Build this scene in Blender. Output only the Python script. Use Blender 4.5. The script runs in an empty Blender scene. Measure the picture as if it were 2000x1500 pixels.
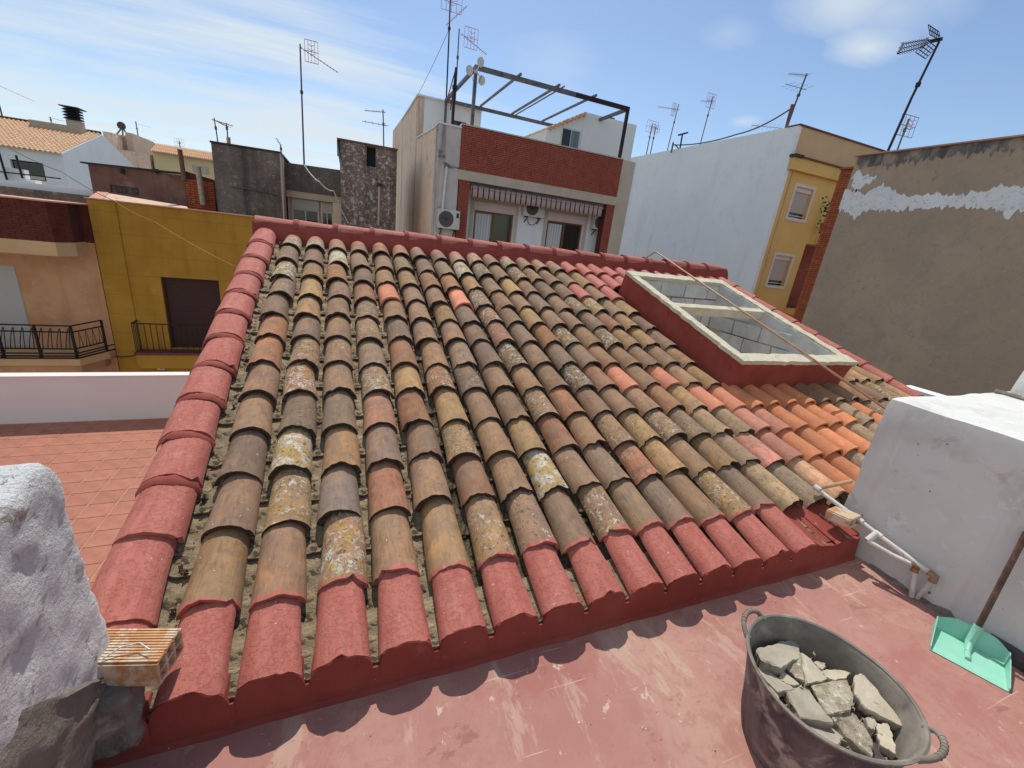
import bpy, bmesh, math, random
from mathutils import Vector, Matrix, noise
random.seed(7)
sc = bpy.context.scene
COL = sc.collection
# ------------------------------------------------------------------ camera
CR = Vector((0.92731498, -0.35698458, 0.11246746))     # right
CD = Vector((-0.01710436, -0.34059376, -0.94005496))   # down
CF = Vector((0.37389084, 0.86980337, -0.32194369))     # forward
FPX, EYE = 824.41, Vector((0, 0, 1.65))
cam = bpy.data.objects.new('camera', bpy.data.cameras.new('camera'))
COL.objects.link(cam)
m = Matrix((CR, -CD, -CF)).transposed().to_4x4()
m.translation = EYE
cam.matrix_world = m
cam.data.sensor_width = 36
cam.data.lens = FPX / 2000 * 36
cam.data.clip_start = 0.02
cam.data.clip_end = 3000
sc.camera = cam
# ------------------------------------------------------------------ light
SUN = Vector((0.10, 0.60, 1.0)).normalized()
ELEV = math.asin(SUN.z); AZ = math.atan2(SUN.x, SUN.y)
world = bpy.data.worlds.new('World'); sc.world = world; world.use_nodes = True
wn, wl = world.node_tree.nodes, world.node_tree.links
wn.clear()
wout = wn.new('ShaderNodeOutputWorld')
sky = wn.new('ShaderNodeTexSky'); sky.sky_type = 'NISHITA'; sky.sun_disc = False
sky.sun_elevation = ELEV; sky.sun_rotation = AZ; sky.air_density = 1.0; sky.dust_density = 0.35; sky.ozone_density = 2.0
bg1 = wn.new('ShaderNodeBackground'); bg1.inputs[1].default_value = 0.106
wl.new(sky.outputs[0], bg1.inputs[0])
bg2 = wn.new('ShaderNodeBackground'); bg2.inputs[0].default_value = (0.64, 0.71, 0.76, 1); bg2.inputs[1].default_value = 0.92
tc = wn.new('ShaderNodeTexCoord')
sep = wn.new('ShaderNodeSeparateXYZ'); wl.new(tc.outputs['Generated'], sep.inputs[0])
def wmath(op, a, b=None, clamp=False):
    n = wn.new('ShaderNodeMath'); n.operation = op; n.use_clamp = clamp
    for i, v in enumerate((a, b)):
        if v is None: continue
        if isinstance(v, (int, float)): n.inputs[i].default_value = v
        else: wl.new(v, n.inputs[i])
    return n.outputs[0]
zz = wmath('ADD', wmath('MAXIMUM', sep.outputs[2], 0.0), 0.12)
cx_ = wmath('DIVIDE', sep.outputs[0], zz); cy_ = wmath('DIVIDE', sep.outputs[1], zz)
comb = wn.new('ShaderNodeCombineXYZ'); wl.new(cx_, comb.inputs[0]); wl.new(cy_, comb.inputs[1])
def wnoise(scale, detail, rough, off, sx=1.0, sy=1.0):
    mp = wn.new('ShaderNodeMapping'); mp.inputs['Location'].default_value = off; mp.inputs['Scale'].default_value = (sx, sy, 1)
    mp.inputs['Rotation'].default_value = (0, 0, 0.5)
    wl.new(comb.outputs[0], mp.inputs[0])
    n = wn.new('ShaderNodeTexNoise'); n.inputs['Scale'].default_value = scale; n.inputs['Detail'].default_value = detail
    n.inputs['Roughness'].default_value = rough; n.inputs['Distortion'].default_value = 0.3
    wl.new(mp.outputs[0], n.inputs['Vector']); return n.outputs['Fac']
big = wnoise(0.22, 3, 0.5, (1.2, 0.5, 0)); mid = wnoise(0.8, 9, 0.66, (4.2, 1.7, 0), 0.30, 1.7); fine = wnoise(2.2, 6, 0.6, (8.0, 3.0, 0), 0.5, 1.2)
# cloud bank on the -X side, thinning out towards the clear side
side = wmath('MULTIPLY', wmath('SUBTRACT', 1.1, cx_), 0.16)
side = wmath('MINIMUM', wmath('MAXIMUM', side, -0.16), 0.19)
msk = wmath('ADD', wmath('ADD', wmath('MULTIPLY', big, 0.55), wmath('ADD', wmath('MULTIPLY', mid, 0.85), wmath('MULTIPLY', fine, 0.18))), side)
msk = wmath('MULTIPLY', wmath('SUBTRACT', msk, 0.855), 5.6, True)
puffs = None
for (pu, pv, pr, st_) in ((1690, 95, .16, .95), (1650, 5, .20, .8), (1745, 20, .22, .5), (1425, 68, .12, .35), (1090, 120, .30, .35), (1450, 238, .09, .7)):   # small fair-weather clouds
    d_ = (CR * (pu - 1000) + CD * (pv - 750) + CF * FPX).normalized(); zc_ = max(d_.z, 0) + .12
    dx_, dy_ = wmath('SUBTRACT', cx_, d_.x / zc_), wmath('SUBTRACT', cy_, d_.y / zc_)
    q_ = wmath('DIVIDE', wmath('SQRT', wmath('ADD', wmath('MULTIPLY', dx_, dx_), wmath('MULTIPLY', dy_, dy_))), pr)
    q_ = wmath('ADD', wmath('SUBTRACT', 1.0, q_), wmath('MULTIPLY', wmath('SUBTRACT', wmath('ADD', wmath('MULTIPLY', fine, .6), wmath('MULTIPLY', mid, .4)), .5), 3.4))
    q_ = wmath('MULTIPLY', wmath('MULTIPLY', q_, 0.9, True), st_); puffs = q_ if puffs is None else wmath('MAXIMUM', puffs, q_)
msk = wmath('MULTIPLY', wmath('MAXIMUM', msk, puffs), 0.90)
mixs = wn.new('ShaderNodeMixShader'); wl.new(msk, mixs.inputs[0]); wl.new(bg1.outputs[0], mixs.inputs[1]); wl.new(bg2.outputs[0], mixs.inputs[2])
wl.new(mixs.outputs[0], wout.inputs[0])
sl = bpy.data.lights.new('sun', 'SUN'); sl.energy = 3.0; sl.angle = math.radians(0.53); sl.color = (1, 0.955, 0.88)
so = bpy.data.objects.new('sun', sl); COL.objects.link(so)
so.rotation_euler = (-SUN).to_track_quat('-Z', 'Y').to_euler(); so.location = (0, 0, 30)
sc.view_settings.view_transform = 'Standard'; sc.view_settings.look = 'None'
sc.view_settings.exposure = 0.32; sc.view_settings.gamma = 1.0
sc.render.engine = 'CYCLES'

# ------------------------------------------------------------------ photograph pixel -> point on a known plane
def ray(u, v): return CR * (u - 1000) + CD * (v - 750) + CF * FPX
def onx(u, v, x): d = ray(u, v); return EYE + d * (x / d.x)
def ony(u, v, y): d = ray(u, v); return EYE + d * (y / d.y)
def onz(u, v, z): d = ray(u, v); return EYE + d * ((z - EYE.z) / d.z)
def onp(u, v, P, n): d = ray(u, v); return EYE + d * ((P - EYE).dot(n) / d.dot(n))

# ------------------------------------------------------------------ materials
def lin(c):
    f = lambda x: (x / 12.92 if x <= 0.04045 else ((x + 0.055) / 1.055) ** 2.4)
    return tuple(f(x / 255) for x in c[:3]) + (1,)
class NT:
    def __init__(s, name):
        s.m = bpy.data.materials.new(name); s.m.use_nodes = True
        s.n = s.m.node_tree.nodes; s.l = s.m.node_tree.links
        s.b = s.n['Principled BSDF']
        t = s.n.new('ShaderNodeTexCoord'); s.co = t.outputs['Object']; s.gen = t
    def put(s, sock, v):
        if isinstance(v, bpy.types.NodeSocket): s.l.new(v, sock)
        else: sock.default_value = v
    def math(s, op, a, b=0.0, clamp=False):
        n = s.n.new('ShaderNodeMath'); n.operation = op; n.use_clamp = clamp
        s.put(n.inputs[0], a); s.put(n.inputs[1], b); return n.outputs[0]
    def mapping(s, sc_=(1, 1, 1), loc=(0, 0, 0), co=None):
        n = s.n.new('ShaderNodeMapping'); n.inputs['Scale'].default_value = sc_
        s.put(n.inputs['Location'], loc); s.l.new(co or s.co, n.inputs[0]); return n.outputs[0]
    def noise(s, scale, detail=5, rough=0.6, co=None, dist=0.0):
        n = s.n.new('ShaderNodeTexNoise'); n.inputs['Scale'].default_value = scale; n.inputs['Detail'].default_value = detail
        n.inputs['Roughness'].default_value = rough; n.inputs['Distortion'].default_value = dist
        s.l.new(co or s.co, n.inputs['Vector']); return n.outputs['Fac']
    def ramp(s, fac, lo, hi):
        n = s.n.new('ShaderNodeMapRange'); n.clamp = True; n.interpolation_type = 'SMOOTHSTEP'
        s.put(n.inputs[0], fac); n.inputs[1].default_value = lo; n.inputs[2].default_value = hi; return n.outputs[0]
    def mix(s, fac, a, b, mode='MIX'):
        n = s.n.new('ShaderNodeMix'); n.data_type = 'RGBA'; n.blend_type = mode
        s.put(n.inputs[0], fac); s.put(n.inputs[6], a); s.put(n.inputs[7], b); return n.outputs[2]
    def bump(s, h, strength, dist):
        n = s.n.new('ShaderNodeBump'); n.inputs['Strength'].default_value = strength; n.inputs['Distance'].default_value = dist
        s.l.new(h, n.inputs['Height']); s.l.new(n.outputs[0], s.b.inputs['Normal'])
    def fin(s, col, rough=0.85, spec=0.3):
        s.put(s.b.inputs['Base Color'], col); s.put(s.b.inputs['Roughness'], rough)
        s.b.inputs['Specular IOR Level'].default_value = spec; return s.m
def wm(name, c1, c2, scale=2.0, patches=(), streak=None, speck=None, rough=0.88, bump=(0.3, 60, 0.004), spec=0.25, rand=0.0, lo=0.35, hi=0.65):
    """weathered procedural surface: two tones, patches with shapes of their own, run-down streaks, specks, fine relief"""
    t = NT(name)
    col = t.mix(t.ramp(t.noise(scale, 6), lo, hi), lin(c1), lin(c2))
    for (c, sc_, a, b, st) in patches:
        f = t.noise(sc_, 8, 0.68, t.mapping((1, 1, 1), (3.1 * sc_, 7.7, 1.3)), 0.6)
        col = t.mix(t.math('MULTIPLY', t.ramp(f, a, b), st), col, lin(c))
    if streak:
        c, sx, a, b, st = streak
        f = t.noise(1.0, 6, 0.6, t.mapping((sx, sx, sx * 0.07), (5, 2, 9)))
        col = t.mix(t.math('MULTIPLY', t.ramp(f, a, b), st), col, lin(c))
    if speck:
        c, sc_, a, b = speck
        col = t.mix(t.ramp(t.noise(sc_, 3, 0.5, t.mapping((1, 1, 1), (11, 4, 6))), a, b), col, lin(c))
    if rand:
        oi = t.n.new('ShaderNodeObjectInfo')
        hs = t.n.new('ShaderNodeHueSaturation'); t.l.new(col, hs.inputs['Color'])
        t.l.new(t.math('ADD', t.math('MULTIPLY', oi.outputs['Random'], rand), 1 - rand / 2), hs.inputs['Value']); col = hs.outputs[0]
    if bump: t.bump(t.noise(bump[1], 8, 0.65), bump[0], bump[2])
    return t.fin(col, rough, spec)
def pm(name, c, rough=0.5, metal=0.0, spec=0.4, emit=None):
    t = NT(name)
    col = t.mix(t.ramp(t.noise(9, 4), 0.3, 0.7), lin(tuple(x * 0.93 for x in c)), lin(c))
    t.b.inputs['Metallic'].default_value = metal
    return t.fin(col, rough, spec)
def glass(name, c):
    t = NT(name); m_ = t.fin(lin(c), 0.06, 0.6); return m_
def tile_mat(name, base=None, red=None, dirt=1.0):
    """clay tile: object colour, kiln streaks along its length, lichen by the object's alpha; red = 'low' | 'high' | 'all' brushed paint"""
    t = NT(name)
    oi = t.n.new('ShaderNodeObjectInfo')
    r100 = t.math('MULTIPLY', oi.outputs['Random'], 97.0)
    cv = t.n.new('ShaderNodeCombineXYZ'); t.l.new(r100, cv.inputs[0]); t.l.new(r100, cv.inputs[1])
    co = t.mapping((1, 1, 1), cv.outputs[0])
    cs = t.mapping((1, 0.12, 1), cv.outputs[0])
    c0 = oi.outputs['Color'] if base is None else lin(base)
    col = t.mix(t.math('MULTIPLY', t.ramp(t.noise(70, 4, 0.6, cs), 0.35, 0.70), 0.55 * dirt), c0, t.mix(1.0, c0, (0.66, 0.63, 0.61, 1), 'MULTIPLY'))
    col = t.mix(t.math('MULTIPLY', t.ramp(t.noise(9, 7, 0.68, co), 0.46, 0.64), 0.65), col, t.mix(1.0, col, (1.42, 1.30, 1.14, 1), 'MULTIPLY'))
    col = t.mix(t.math('MULTIPLY', t.ramp(t.noise(24, 7, 0.7, t.mapping((1, .5, 1), (2, 7, 2), co)), 0.54, 0.60), 0.45 * dirt), col, t.mix(1.0, col, (0.60, 0.54, 0.50, 1), 'MULTIPLY'))
    col = t.mix(t.math('MULTIPLY', t.ramp(t.noise(14, 5, 0.6, t.mapping((1, 1, 1), (4, 1, 2), co)), 0.52, 0.70), 0.45 * dirt), col, (0.13, 0.10, 0.08, 1))
    col = t.mix(t.math('MULTIPLY', t.ramp(t.noise(6, 6, 0.65, t.mapping((1, .6, 1), (3, 5, 1), co)), 0.46, 0.60), 0.42 * dirt), col, (0.34, 0.215, 0.125, 1))
    col = t.mix(t.math('MULTIPLY', t.ramp(t.noise(8, 6, 0.65, t.mapping((1, .6, 1), (8, 1, 6), co)), 0.50, 0.62), 0.40 * dirt), col, (0.20, 0.145, 0.11, 1))
    lich = t.noise(38, 9, 0.72, co, 0.8)
    al = oi.outputs['Alpha'] if base is None else 0.1
    thr = t.math('SUBTRACT', 0.72, t.math('MULTIPLY', al, 0.30))
    lf = t.math('MULTIPLY', t.math('SUBTRACT', lich, thr), 14.0, True)
    lc = t.mix(t.ramp(t.noise(12, 3, 0.5, co), 0.42, 0.6), (0.56, 0.52, 0.42, 1), (0.43, 0.30, 0.10, 1))
    col = t.mix(lf, col, lc)
    bl = t.math('MULTIPLY', t.ramp(t.noise(45, 7, 0.7, t.mapping((1, 1, 1), (9, 3, 3), co)), 0.56, 0.64), t.math('ADD', t.math('MULTIPLY', al, 0.8), 0.22 * dirt))
    col = t.mix(bl, col, (0.035, 0.03, 0.025, 1))
    # bird droppings / plaster spots
    sp = t.ramp(t.noise(60, 2, 0.4, t.mapping((1, 1, 1), (2, 8, 1), co)), 0.74, 0.77)
    col = t.mix(t.math('MULTIPLY', sp, 0.8), col, (0.6, 0.58, 0.52, 1))
    rough = 0.9
    if red:
        se = t.n.new('ShaderNodeSeparateXYZ'); t.l.new(t.co, se.inputs[0])
        w = t.math('MULTIPLY', t.math('SUBTRACT', t.noise(16, 4, 0.6, co), 0.5), 0.11)
        y = t.math('ADD', se.outputs[1], w)
        pf = t.ramp(y, 0.018, 0.010) if red == 'low' else t.ramp(y, 0.30, 0.33) if red == 'high' else 1.0
        pc = t.mix(t.ramp(t.noise(26, 5, 0.6, cs), 0.3, 0.7), (0.42, 0.120, 0.090, 1), (0.50, 0.168, 0.126, 1))
        pc = t.mix(t.math('MULTIPLY', t.ramp(t.noise(7, 5, 0.65, co), 0.55, 0.75), 0.5), pc, (0.56, 0.27, 0.22, 1))
        pc = t.mix(t.math('MULTIPLY', t.ramp(t.noise(55, 3, 0.5, t.mapping((1, 1, 1), (5, 5, 5), co)), 0.70, 0.74), 0.85), pc, (0.62, 0.52, 0.48, 1))
        pc = t.mix(t.math('MULTIPLY', t.ramp(t.noise(11, 6, 0.7, t.mapping((1, 1, 1), (1, 6, 5), co)), 0.61, 0.68), 0.4), pc, (0.24, 0.085, 0.07, 1))
        pc = t.mix(t.math('MULTIPLY', t.ramp(t.noise(34, 8, 0.75, t.mapping((1, .35, 1), (6, 2, 5), co)), 0.61, 0.67), 0.32), pc, (0.60, 0.40, 0.34, 1))
        pc = t.mix(t.math('MULTIPLY', t.ramp(t.noise(19, 8, 0.75, t.mapping((1, 1, 1), (7, 9, 1), co)), 0.655, 0.675), 0.9), pc, (0.42, 0.33, 0.25, 1))
        col = t.mix(pf, col, pc); rough = 0.72
    hh = t.math('ADD', t.noise(120, 6, 0.7, cs), t.math('MULTIPLY', lf, 0.5))
    t.bump(hh, 0.6, 0.005)
    return t.fin(col, rough, 0.25)
def stripe_mat(name, c1, c2, period, duty):
    t = NT(name); se = t.n.new('ShaderNodeSeparateXYZ'); t.l.new(t.co, se.inputs[0])
    fr = t.math('FRACT', t.math('DIVIDE', se.outputs[0], period))
    return t.fin(t.mix(t.math('LESS_THAN', fr, duty), lin(c2), lin(c1)), 0.9)
def scored_mat(name, c1, c2, dark, dz, dx):
    """rendered wall scored into large blocks"""
    t = NT(name); se = t.n.new('ShaderNodeSeparateXYZ'); t.l.new(t.co, se.inputs[0])
    col = t.mix(t.ramp(t.noise(1.3, 6), 0.35, 0.65), lin(c1), lin(c2))
    f = t.math('FRACT', t.math('DIVIDE', se.outputs[2], dz)); a = t.math('LESS_THAN', f, 0.035)
    col = t.mix(t.math('MULTIPLY', a, 0.28), col, lin(dark))
    fs = t.noise(1.0, 5, 0.6, t.mapping((2.2, 2.2, 0.15)))
    col = t.mix(t.math('MULTIPLY', t.ramp(fs, 0.48, 0.68), 0.35), col, lin(dark))
    col = t.mix(t.math('MULTIPLY', t.ramp(t.noise(4, 8, .7), .55, .66), .35), col, lin(tuple(min(255, v * 1.12) for v in c2)))
    t.bump(t.noise(35, 6, 0.6), 0.15, 0.004)
    return t.fin(col, 0.9, 0.2)

MT = {}
MT['red'] = wm('red_paint_mortar', (138, 62, 53), (148, 72, 61), 5, [((185, 120, 110), 3, 0.6, 0.75, 0.4), ((110, 45, 42), 6, 0.62, 0.7, 0.5)], rough=0.75, bump=(0.35, 45, 0.006), speck=((205, 185, 175), 60, 0.74, 0.77))
def terrace_mat():
    t = NT('worn_red_cement_terrace')
    col = t.mix(t.ramp(t.noise(1.5, 7), 0.35, 0.65), lin((164, 114, 104)), lin((174, 128, 116)))
    for c, sc_, lo, hi, st, mp in (((180, 146, 128), 1.1, .47, .62, .65, (1, 1, 1)), ((156, 98, 90), 2.6, .52, .62, .5, (1, 1, 1)), ((160, 112, 100), 14, .50, .60, .5, (1, 1, 1)), ((194, 172, 150), 5.0, .56, .62, .4, (1, .35, 1)), ((134, 92, 84), 7, .60, .64, .6, (.5, 1, 1)),
                               ((208, 190, 170), 9, .63, .655, .65, (1, .6, 1)), ((226, 216, 200), 24, .67, .69, .85, (1, 1, 1)), ((104, 84, 74), 33, .68, .70, .7, (1, 1, 1))):
        f = t.noise(sc_, 9, .72, t.mapping(mp, (sc_ * 1.7, sc_ * .9, 2)), .4)
        col = t.mix(t.math('MULTIPLY', t.ramp(f, lo, hi), st), col, lin(c))
    for ang, k in ((.5, 40), (-.35, 55), (1.2, 47)):     # scratches from dragged tools
        mp = t.n.new('ShaderNodeMapping'); mp.inputs['Rotation'].default_value = (0, 0, ang); mp.inputs['Scale'].default_value = (1.6, k, 1); t.l.new(t.co, mp.inputs[0])
        f = t.noise(1.0, 3, .5, mp.outputs[0], .2); col = t.mix(t.math('MULTIPLY', t.ramp(f, .70, .74), .55), col, lin((206, 180, 162)))
    t.bump(t.noise(60, 9, .7), .35, .004)
    return t.fin(col, .78, .25)
MT['terrace'] = terrace_mat()
MT['mortar'] = wm('lime_mortar_dirt', (166, 146, 116), (128, 112, 90), 16, [((56, 49, 40), 17, 0.52, 0.60, 0.85), ((192, 174, 140), 11, 0.55, 0.68, 0.8), ((96, 92, 62), 9, 0.6, 0.7, 0.5)], rough=0.95, bump=(0.9, 90, 0.012), rand=0.35)
MT['moss'] = wm('blackened_mossy_mortar', (118, 102, 80), (84, 74, 58), 14, [((34, 31, 26), 13, 0.48, 0.60, 0.9), ((150, 132, 102), 12, 0.58, 0.68, 0.7), ((74, 72, 46), 9, 0.56, 0.68, 0.5)], rough=0.95, bump=(1.0, 90, 0.014), rand=0.4)
MT['tile'] = tile_mat('old_clay_tile'); MT['tile_low'] = tile_mat('old_clay_tile_red_lip', red='low'); MT['tile_high'] = tile_mat('old_clay_tile_red_head', red='high')
MT['tile_new'] = tile_mat('new_clay_tile', dirt=0.2)
MT['tile_end'] = wm('lichen_and_shade_tile_edge', (78, 64, 54), (54, 44, 38), 30, [((104, 84, 68), 40, 0.56, 0.66, 0.6)], rough=0.95)  # lichen grime plus the shade under each tile lip, painted as one dark colour
MT['tile_red'] = tile_mat('red_painted_tile', red='all')
MT['whitewash'] = wm('whitewash', (216, 215, 209), (208, 207, 201), 2.5, [((194, 190, 184), 2.2, 0.54, 0.66, 0.6), ((180, 172, 162), 6, 0.60, 0.66, 0.5), ((128, 118, 108), 14, 0.68, 0.71, 0.8), ((222, 221, 214), 7, 0.58, 0.62, 0.8)], streak=((186, 180, 172), 5.0, 0.55, 0.68, 0.45), speck=((96, 90, 84), 26, 0.735, 0.75), rough=0.85, bump=(0.35, 25, 0.008))
MT['stub'] = wm('flaking_whitewash', (228, 227, 224), (214, 213, 210), 3, [((160, 142, 122), 6, 0.60, 0.64, 0.8), ((104, 94, 84), 9, 0.63, 0.67, 0.75), ((176, 168, 160), 22, 0.56, 0.62, 0.6), ((232, 232, 228), 14, 0.55, 0.6, 0.8)], rough=0.9, bump=(1.0, 70, 0.016))
MT['stubgrey'] = wm('bare_grey_render', (142, 132, 120), (118, 110, 100), 5, [((176, 168, 156), 7, 0.52, 0.66, 0.8), ((78, 70, 62), 6, 0.58, 0.68, 0.8)], rough=0.95, bump=(1.0, 40, 0.015))
MT['parapet'] = wm('smooth_white_parapet', (232, 220, 214), (227, 215, 209), 1.0, bump=(0.1, 30, 0.003))
MT['rim'] = wm('raw_cream_mortar', (208, 200, 176), (194, 186, 162), 9, [((150, 138, 112), 16, 0.6, 0.68, 0.6), ((224, 218, 198), 7, 0.55, 0.66, 0.6)], bump=(0.7, 55, 0.01))
MT['block'] = wm('white_painted_block', (206, 206, 200), (188, 188, 184), 5, [((120, 104, 84), 9, 0.64, 0.68, 0.8)], bump=(0.5, 40, 0.008), rand=0.12)
MT['orange_brick'] = wm('orange_hollow_brick', (206, 158, 112), (192, 142, 98), 12, [((214, 198, 172), 9, 0.46, 0.56, 0.9)], bump=(0.5, 80, 0.004))
MT['floor_tile'] = wm('terracotta_floor_tile', (168, 112, 90), (156, 100, 80), 5, [((190, 130, 112), 3, 0.55, 0.7, 0.4)], rough=0.6, bump=(0.1, 60, 0.002), rand=0.12)
MT['grout'] = wm('pale_grout', (200, 168, 140), (186, 152, 126), 8)
MT['ochre'] = scored_mat('mustard_render', (172, 124, 46), (182, 134, 54), (120, 84, 32), 0.56, 1.0)
MT['ochre_plain'] = wm('mustard_band', (184, 136, 56), (174, 126, 50), 1.5)
MT['salmon'] = wm('salmon_render', (206, 158, 116), (190, 140, 100), 0.9, [((176, 132, 112), 1.2, 0.5, 0.7, 0.5), ((214, 172, 134), 6, 0.56, 0.64, 0.4)], streak=((160, 118, 92), 2.4, 0.52, 0.68, 0.45))
MT['cream_band'] = wm('cream_band', (214, 176, 128), (204, 166, 120), 1.4)
MT['brick'] = wm('red_facing_brick', (158, 84, 66), (144, 74, 58), 5, [((174, 106, 90), 13, 0.55, 0.66, 0.7), ((124, 60, 52), 9, 0.58, 0.68, 0.6)], bump=(0.3, 60, 0.004), rand=0.25)
MT['brickdark'] = wm('dark_brick', (112, 56, 42), (96, 46, 38), 5, [((134, 70, 52), 12, 0.56, 0.68, 0.6)], bump=(0.3, 60, 0.004))
MT['joint'] = wm('brick_joint', (88, 54, 46), (78, 48, 42), 6)
MT['brick_orange'] = wm('orange_facing_brick', (176, 96, 62), (160, 82, 54), 6, [((196, 122, 84), 12, 0.55, 0.68, 0.6)], bump=(0.3, 60, 0.004), rand=0.35)
MT['concrete'] = wm('pale_concrete', (198, 182, 164), (188, 172, 154), 1.4, streak=((140, 128, 116), 3.0, 0.55, 0.75, 0.4))
MT['tan'] = wm('tan_render', (236, 210, 186), (230, 202, 178), 0.7, [((240, 218, 196), 0.8, 0.55, 0.66, 0.6), ((170, 150, 132), 1.6, 0.56, 0.68, 0.6), ((196, 176, 156), 5, 0.55, 0.62, 0.5)], streak=((140, 122, 108), 2.2, 0.52, 0.70, 0.6))
MT['pier'] = wm('stained_grey_render', (206, 196, 188), (190, 180, 172), 1.2, [((64, 60, 58), 1.3, 0.54, 0.68, 0.85)], streak=((74, 70, 66), 3.0, 0.5, 0.7, 0.7))
MT['mould'] = wm('black_mould_wall', (118, 110, 102), (98, 92, 88), 1.6, [((170, 162, 150), 7.5, 0.54, 0.66, 0.7), ((150, 140, 130), 18, 0.54, 0.66, 0.7), ((84, 78, 76), 1.2, 0.5, 0.65, 0.6)], streak=((66, 62, 62), 2.6, 0.48, 0.7, 0.7), bump=(0.6, 30, 0.01))
MT['mould2'] = wm('peeling_dark_wall', (130, 114, 106), (112, 98, 92), 1.4, [((200, 188, 176), 6.5, 0.52, 0.60, 0.85), ((206, 194, 182), 17, 0.56, 0.62, 0.8), ((84, 74, 70), 3, 0.56, 0.66, 0.7)], streak=((60, 52, 48), 3.2, 0.5, 0.7, 0.5), bump=(0.6, 30, 0.01))
MT['rust'] = wm('rusty_brown_wall', (136, 104, 90), (116, 88, 80), 1.1, [((170, 130, 106), 1.2, 0.56, 0.7, 0.6), ((84, 66, 62), 1.7, 0.55, 0.68, 0.7)], streak=((64, 48, 46), 2.0, 0.5, 0.7, 0.5))
MT['greywall'] = wm('grey_cement_render', (184, 160, 136), (172, 150, 128), 0.5, [((158, 144, 130), 0.9, 0.5, 0.66, 0.6), ((196, 168, 140), 0.7, 0.55, 0.7, 0.5), ((128, 118, 108), 2.4, 0.62, 0.70, 0.5), ((158, 138, 118), 8, 0.54, 0.60, 0.45), ((202, 180, 154), 15, 0.60, 0.64, 0.4), ((120, 108, 96), 26, 0.66, 0.69, 0.5)], streak=((150, 132, 116), 1.2, 0.52, 0.74, 0.35), bump=(0.8, 26, 0.012))
MT['greywall_top'] = wm('mould_run_stain', (112, 104, 100), (134, 124, 116), 2.5, [((166, 148, 130), 3.2, 0.48, 0.62, 0.9)], streak=((84, 80, 80), 3, 0.5, 0.62, 0.8))
MT['smear'] = wm('white_paint_smear', (236, 234, 232), (228, 225, 222), 2, [((200, 192, 184), 9, 0.54, 0.62, 0.7), ((176, 160, 144), 16, 0.60, 0.65, 0.7)], bump=(0.8, 30, 0.01))
MT['partywall'] = wm('pale_grey_white_wall', (232, 232, 232), (226, 227, 228), 0.4, patches=[((216, 217, 219), 1.5, 0.52, 0.64, 0.5), ((208, 208, 208), 7, 0.60, 0.66, 0.35)], streak=((206, 208, 212), 1.6, 0.52, 0.72, 0.5), bump=(0.3, 30, 0.004))
MT['cream'] = wm('yellow_cream_render', (226, 182, 112), (218, 174, 104), 0.8, streak=((180, 142, 84), 1.5, 0.55, 0.8, 0.4))
MT['cream2'] = wm('beige_attic_render', (206, 174, 136), (198, 166, 128), 0.8)
MT['pinkframe'] = wm('pale_pink_surround', (222, 202, 196), (214, 194, 188), 1.5)
MT['shutter'] = stripe_mat('dummy', (0, 0, 0), (0, 0, 0), 1, .5)
def slat_mat(name, c1, c2, dz):
    t = NT(name); se = t.n.new('ShaderNodeSeparateXYZ'); t.l.new(t.co, se.inputs[0])
    fr = t.math('FRACT', t.math('DIVIDE', se.outputs[2], dz))
    t.bump(t.math('ABSOLUTE', t.math('SUBTRACT', fr, 0.5)), 0.6, 0.012)
    return t.fin(t.mix(t.math('LESS_THAN', fr, 0.12), lin(c1), lin(c2)), 0.6)
MT['shutter'] = slat_mat('beige_shutter', (186, 168, 158), (160, 142, 132), 0.045)
MT['shutter_brown'] = slat_mat('brown_shutter', (66, 38, 34), (48, 27, 25), 0.05)
MT['shutter_grey'] = slat_mat('grey_shutter', (186, 180, 172), (166, 160, 152), 0.05)
MT['iron'] = pm('black_iron', (34, 28, 28), 0.5, 0.3)
MT['steel'] = wm('weathered_steel', (118, 116, 122), (96, 94, 100), 4, [((74, 56, 50), 5, 0.55, 0.64, 0.8)], rough=0.55, bump=(0.2, 40, 0.003))
MT['steel_dark'] = wm('dark_rusty_steel', (52, 40, 42), (40, 32, 36), 4, [((92, 62, 52), 6, 0.6, 0.7, 0.6)], rough=0.6)
MT['alu'] = pm('antenna_metal', (120, 112, 112), 0.45, 0.5)
MT['mast'] = wm('old_mast_steel', (104, 84, 82), (76, 62, 64), 6, rough=0.6)
MT['redplastic'] = pm('faded_red_plastic', (190, 110, 92), 0.5)
MT['white'] = pm('white_plastic', (214, 214, 208), 0.4)
MT['acgrey'] = pm('ac_casing', (208, 204, 194), 0.45)
MT['dark'] = pm('dark_grille', (46, 44, 46), 0.6)
MT['grille'] = pm('grey_grille', (92, 88, 90), 0.6)
MT['black'] = pm('black_opening', (18, 18, 22), 0.6)
MT['glass'] = glass('window_glass', (58, 62, 68)); MT['glass_dark'] = glass('dark_window_glass', (26, 26, 30)); MT['glass_pale'] = glass('pale_window_glass', (108, 124, 128))
MT['wood'] = wm('varnished_wood', (136, 92, 48), (118, 78, 40), 8, rough=0.5)
MT['oldplank'] = wm('grey_old_plank', (92, 82, 82), (66, 58, 60), 12, [((120, 110, 104), 14, 0.55, 0.65, 0.7)], bump=(0.6, 50, 0.006))
MT['copper'] = wm('tan_painted_pipe', (186, 146, 112), (170, 130, 100), 9, rough=0.45)
MT['pvc'] = wm('scuffed_white_pipe', (212, 208, 200), (196, 190, 182), 9, [((128, 92, 66), 14, 0.60, 0.66, 0.8)], rough=0.5)
MT['brass'] = wm('corroded_fitting', (160, 138, 110), (128, 92, 66), 18, rough=0.6)
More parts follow.
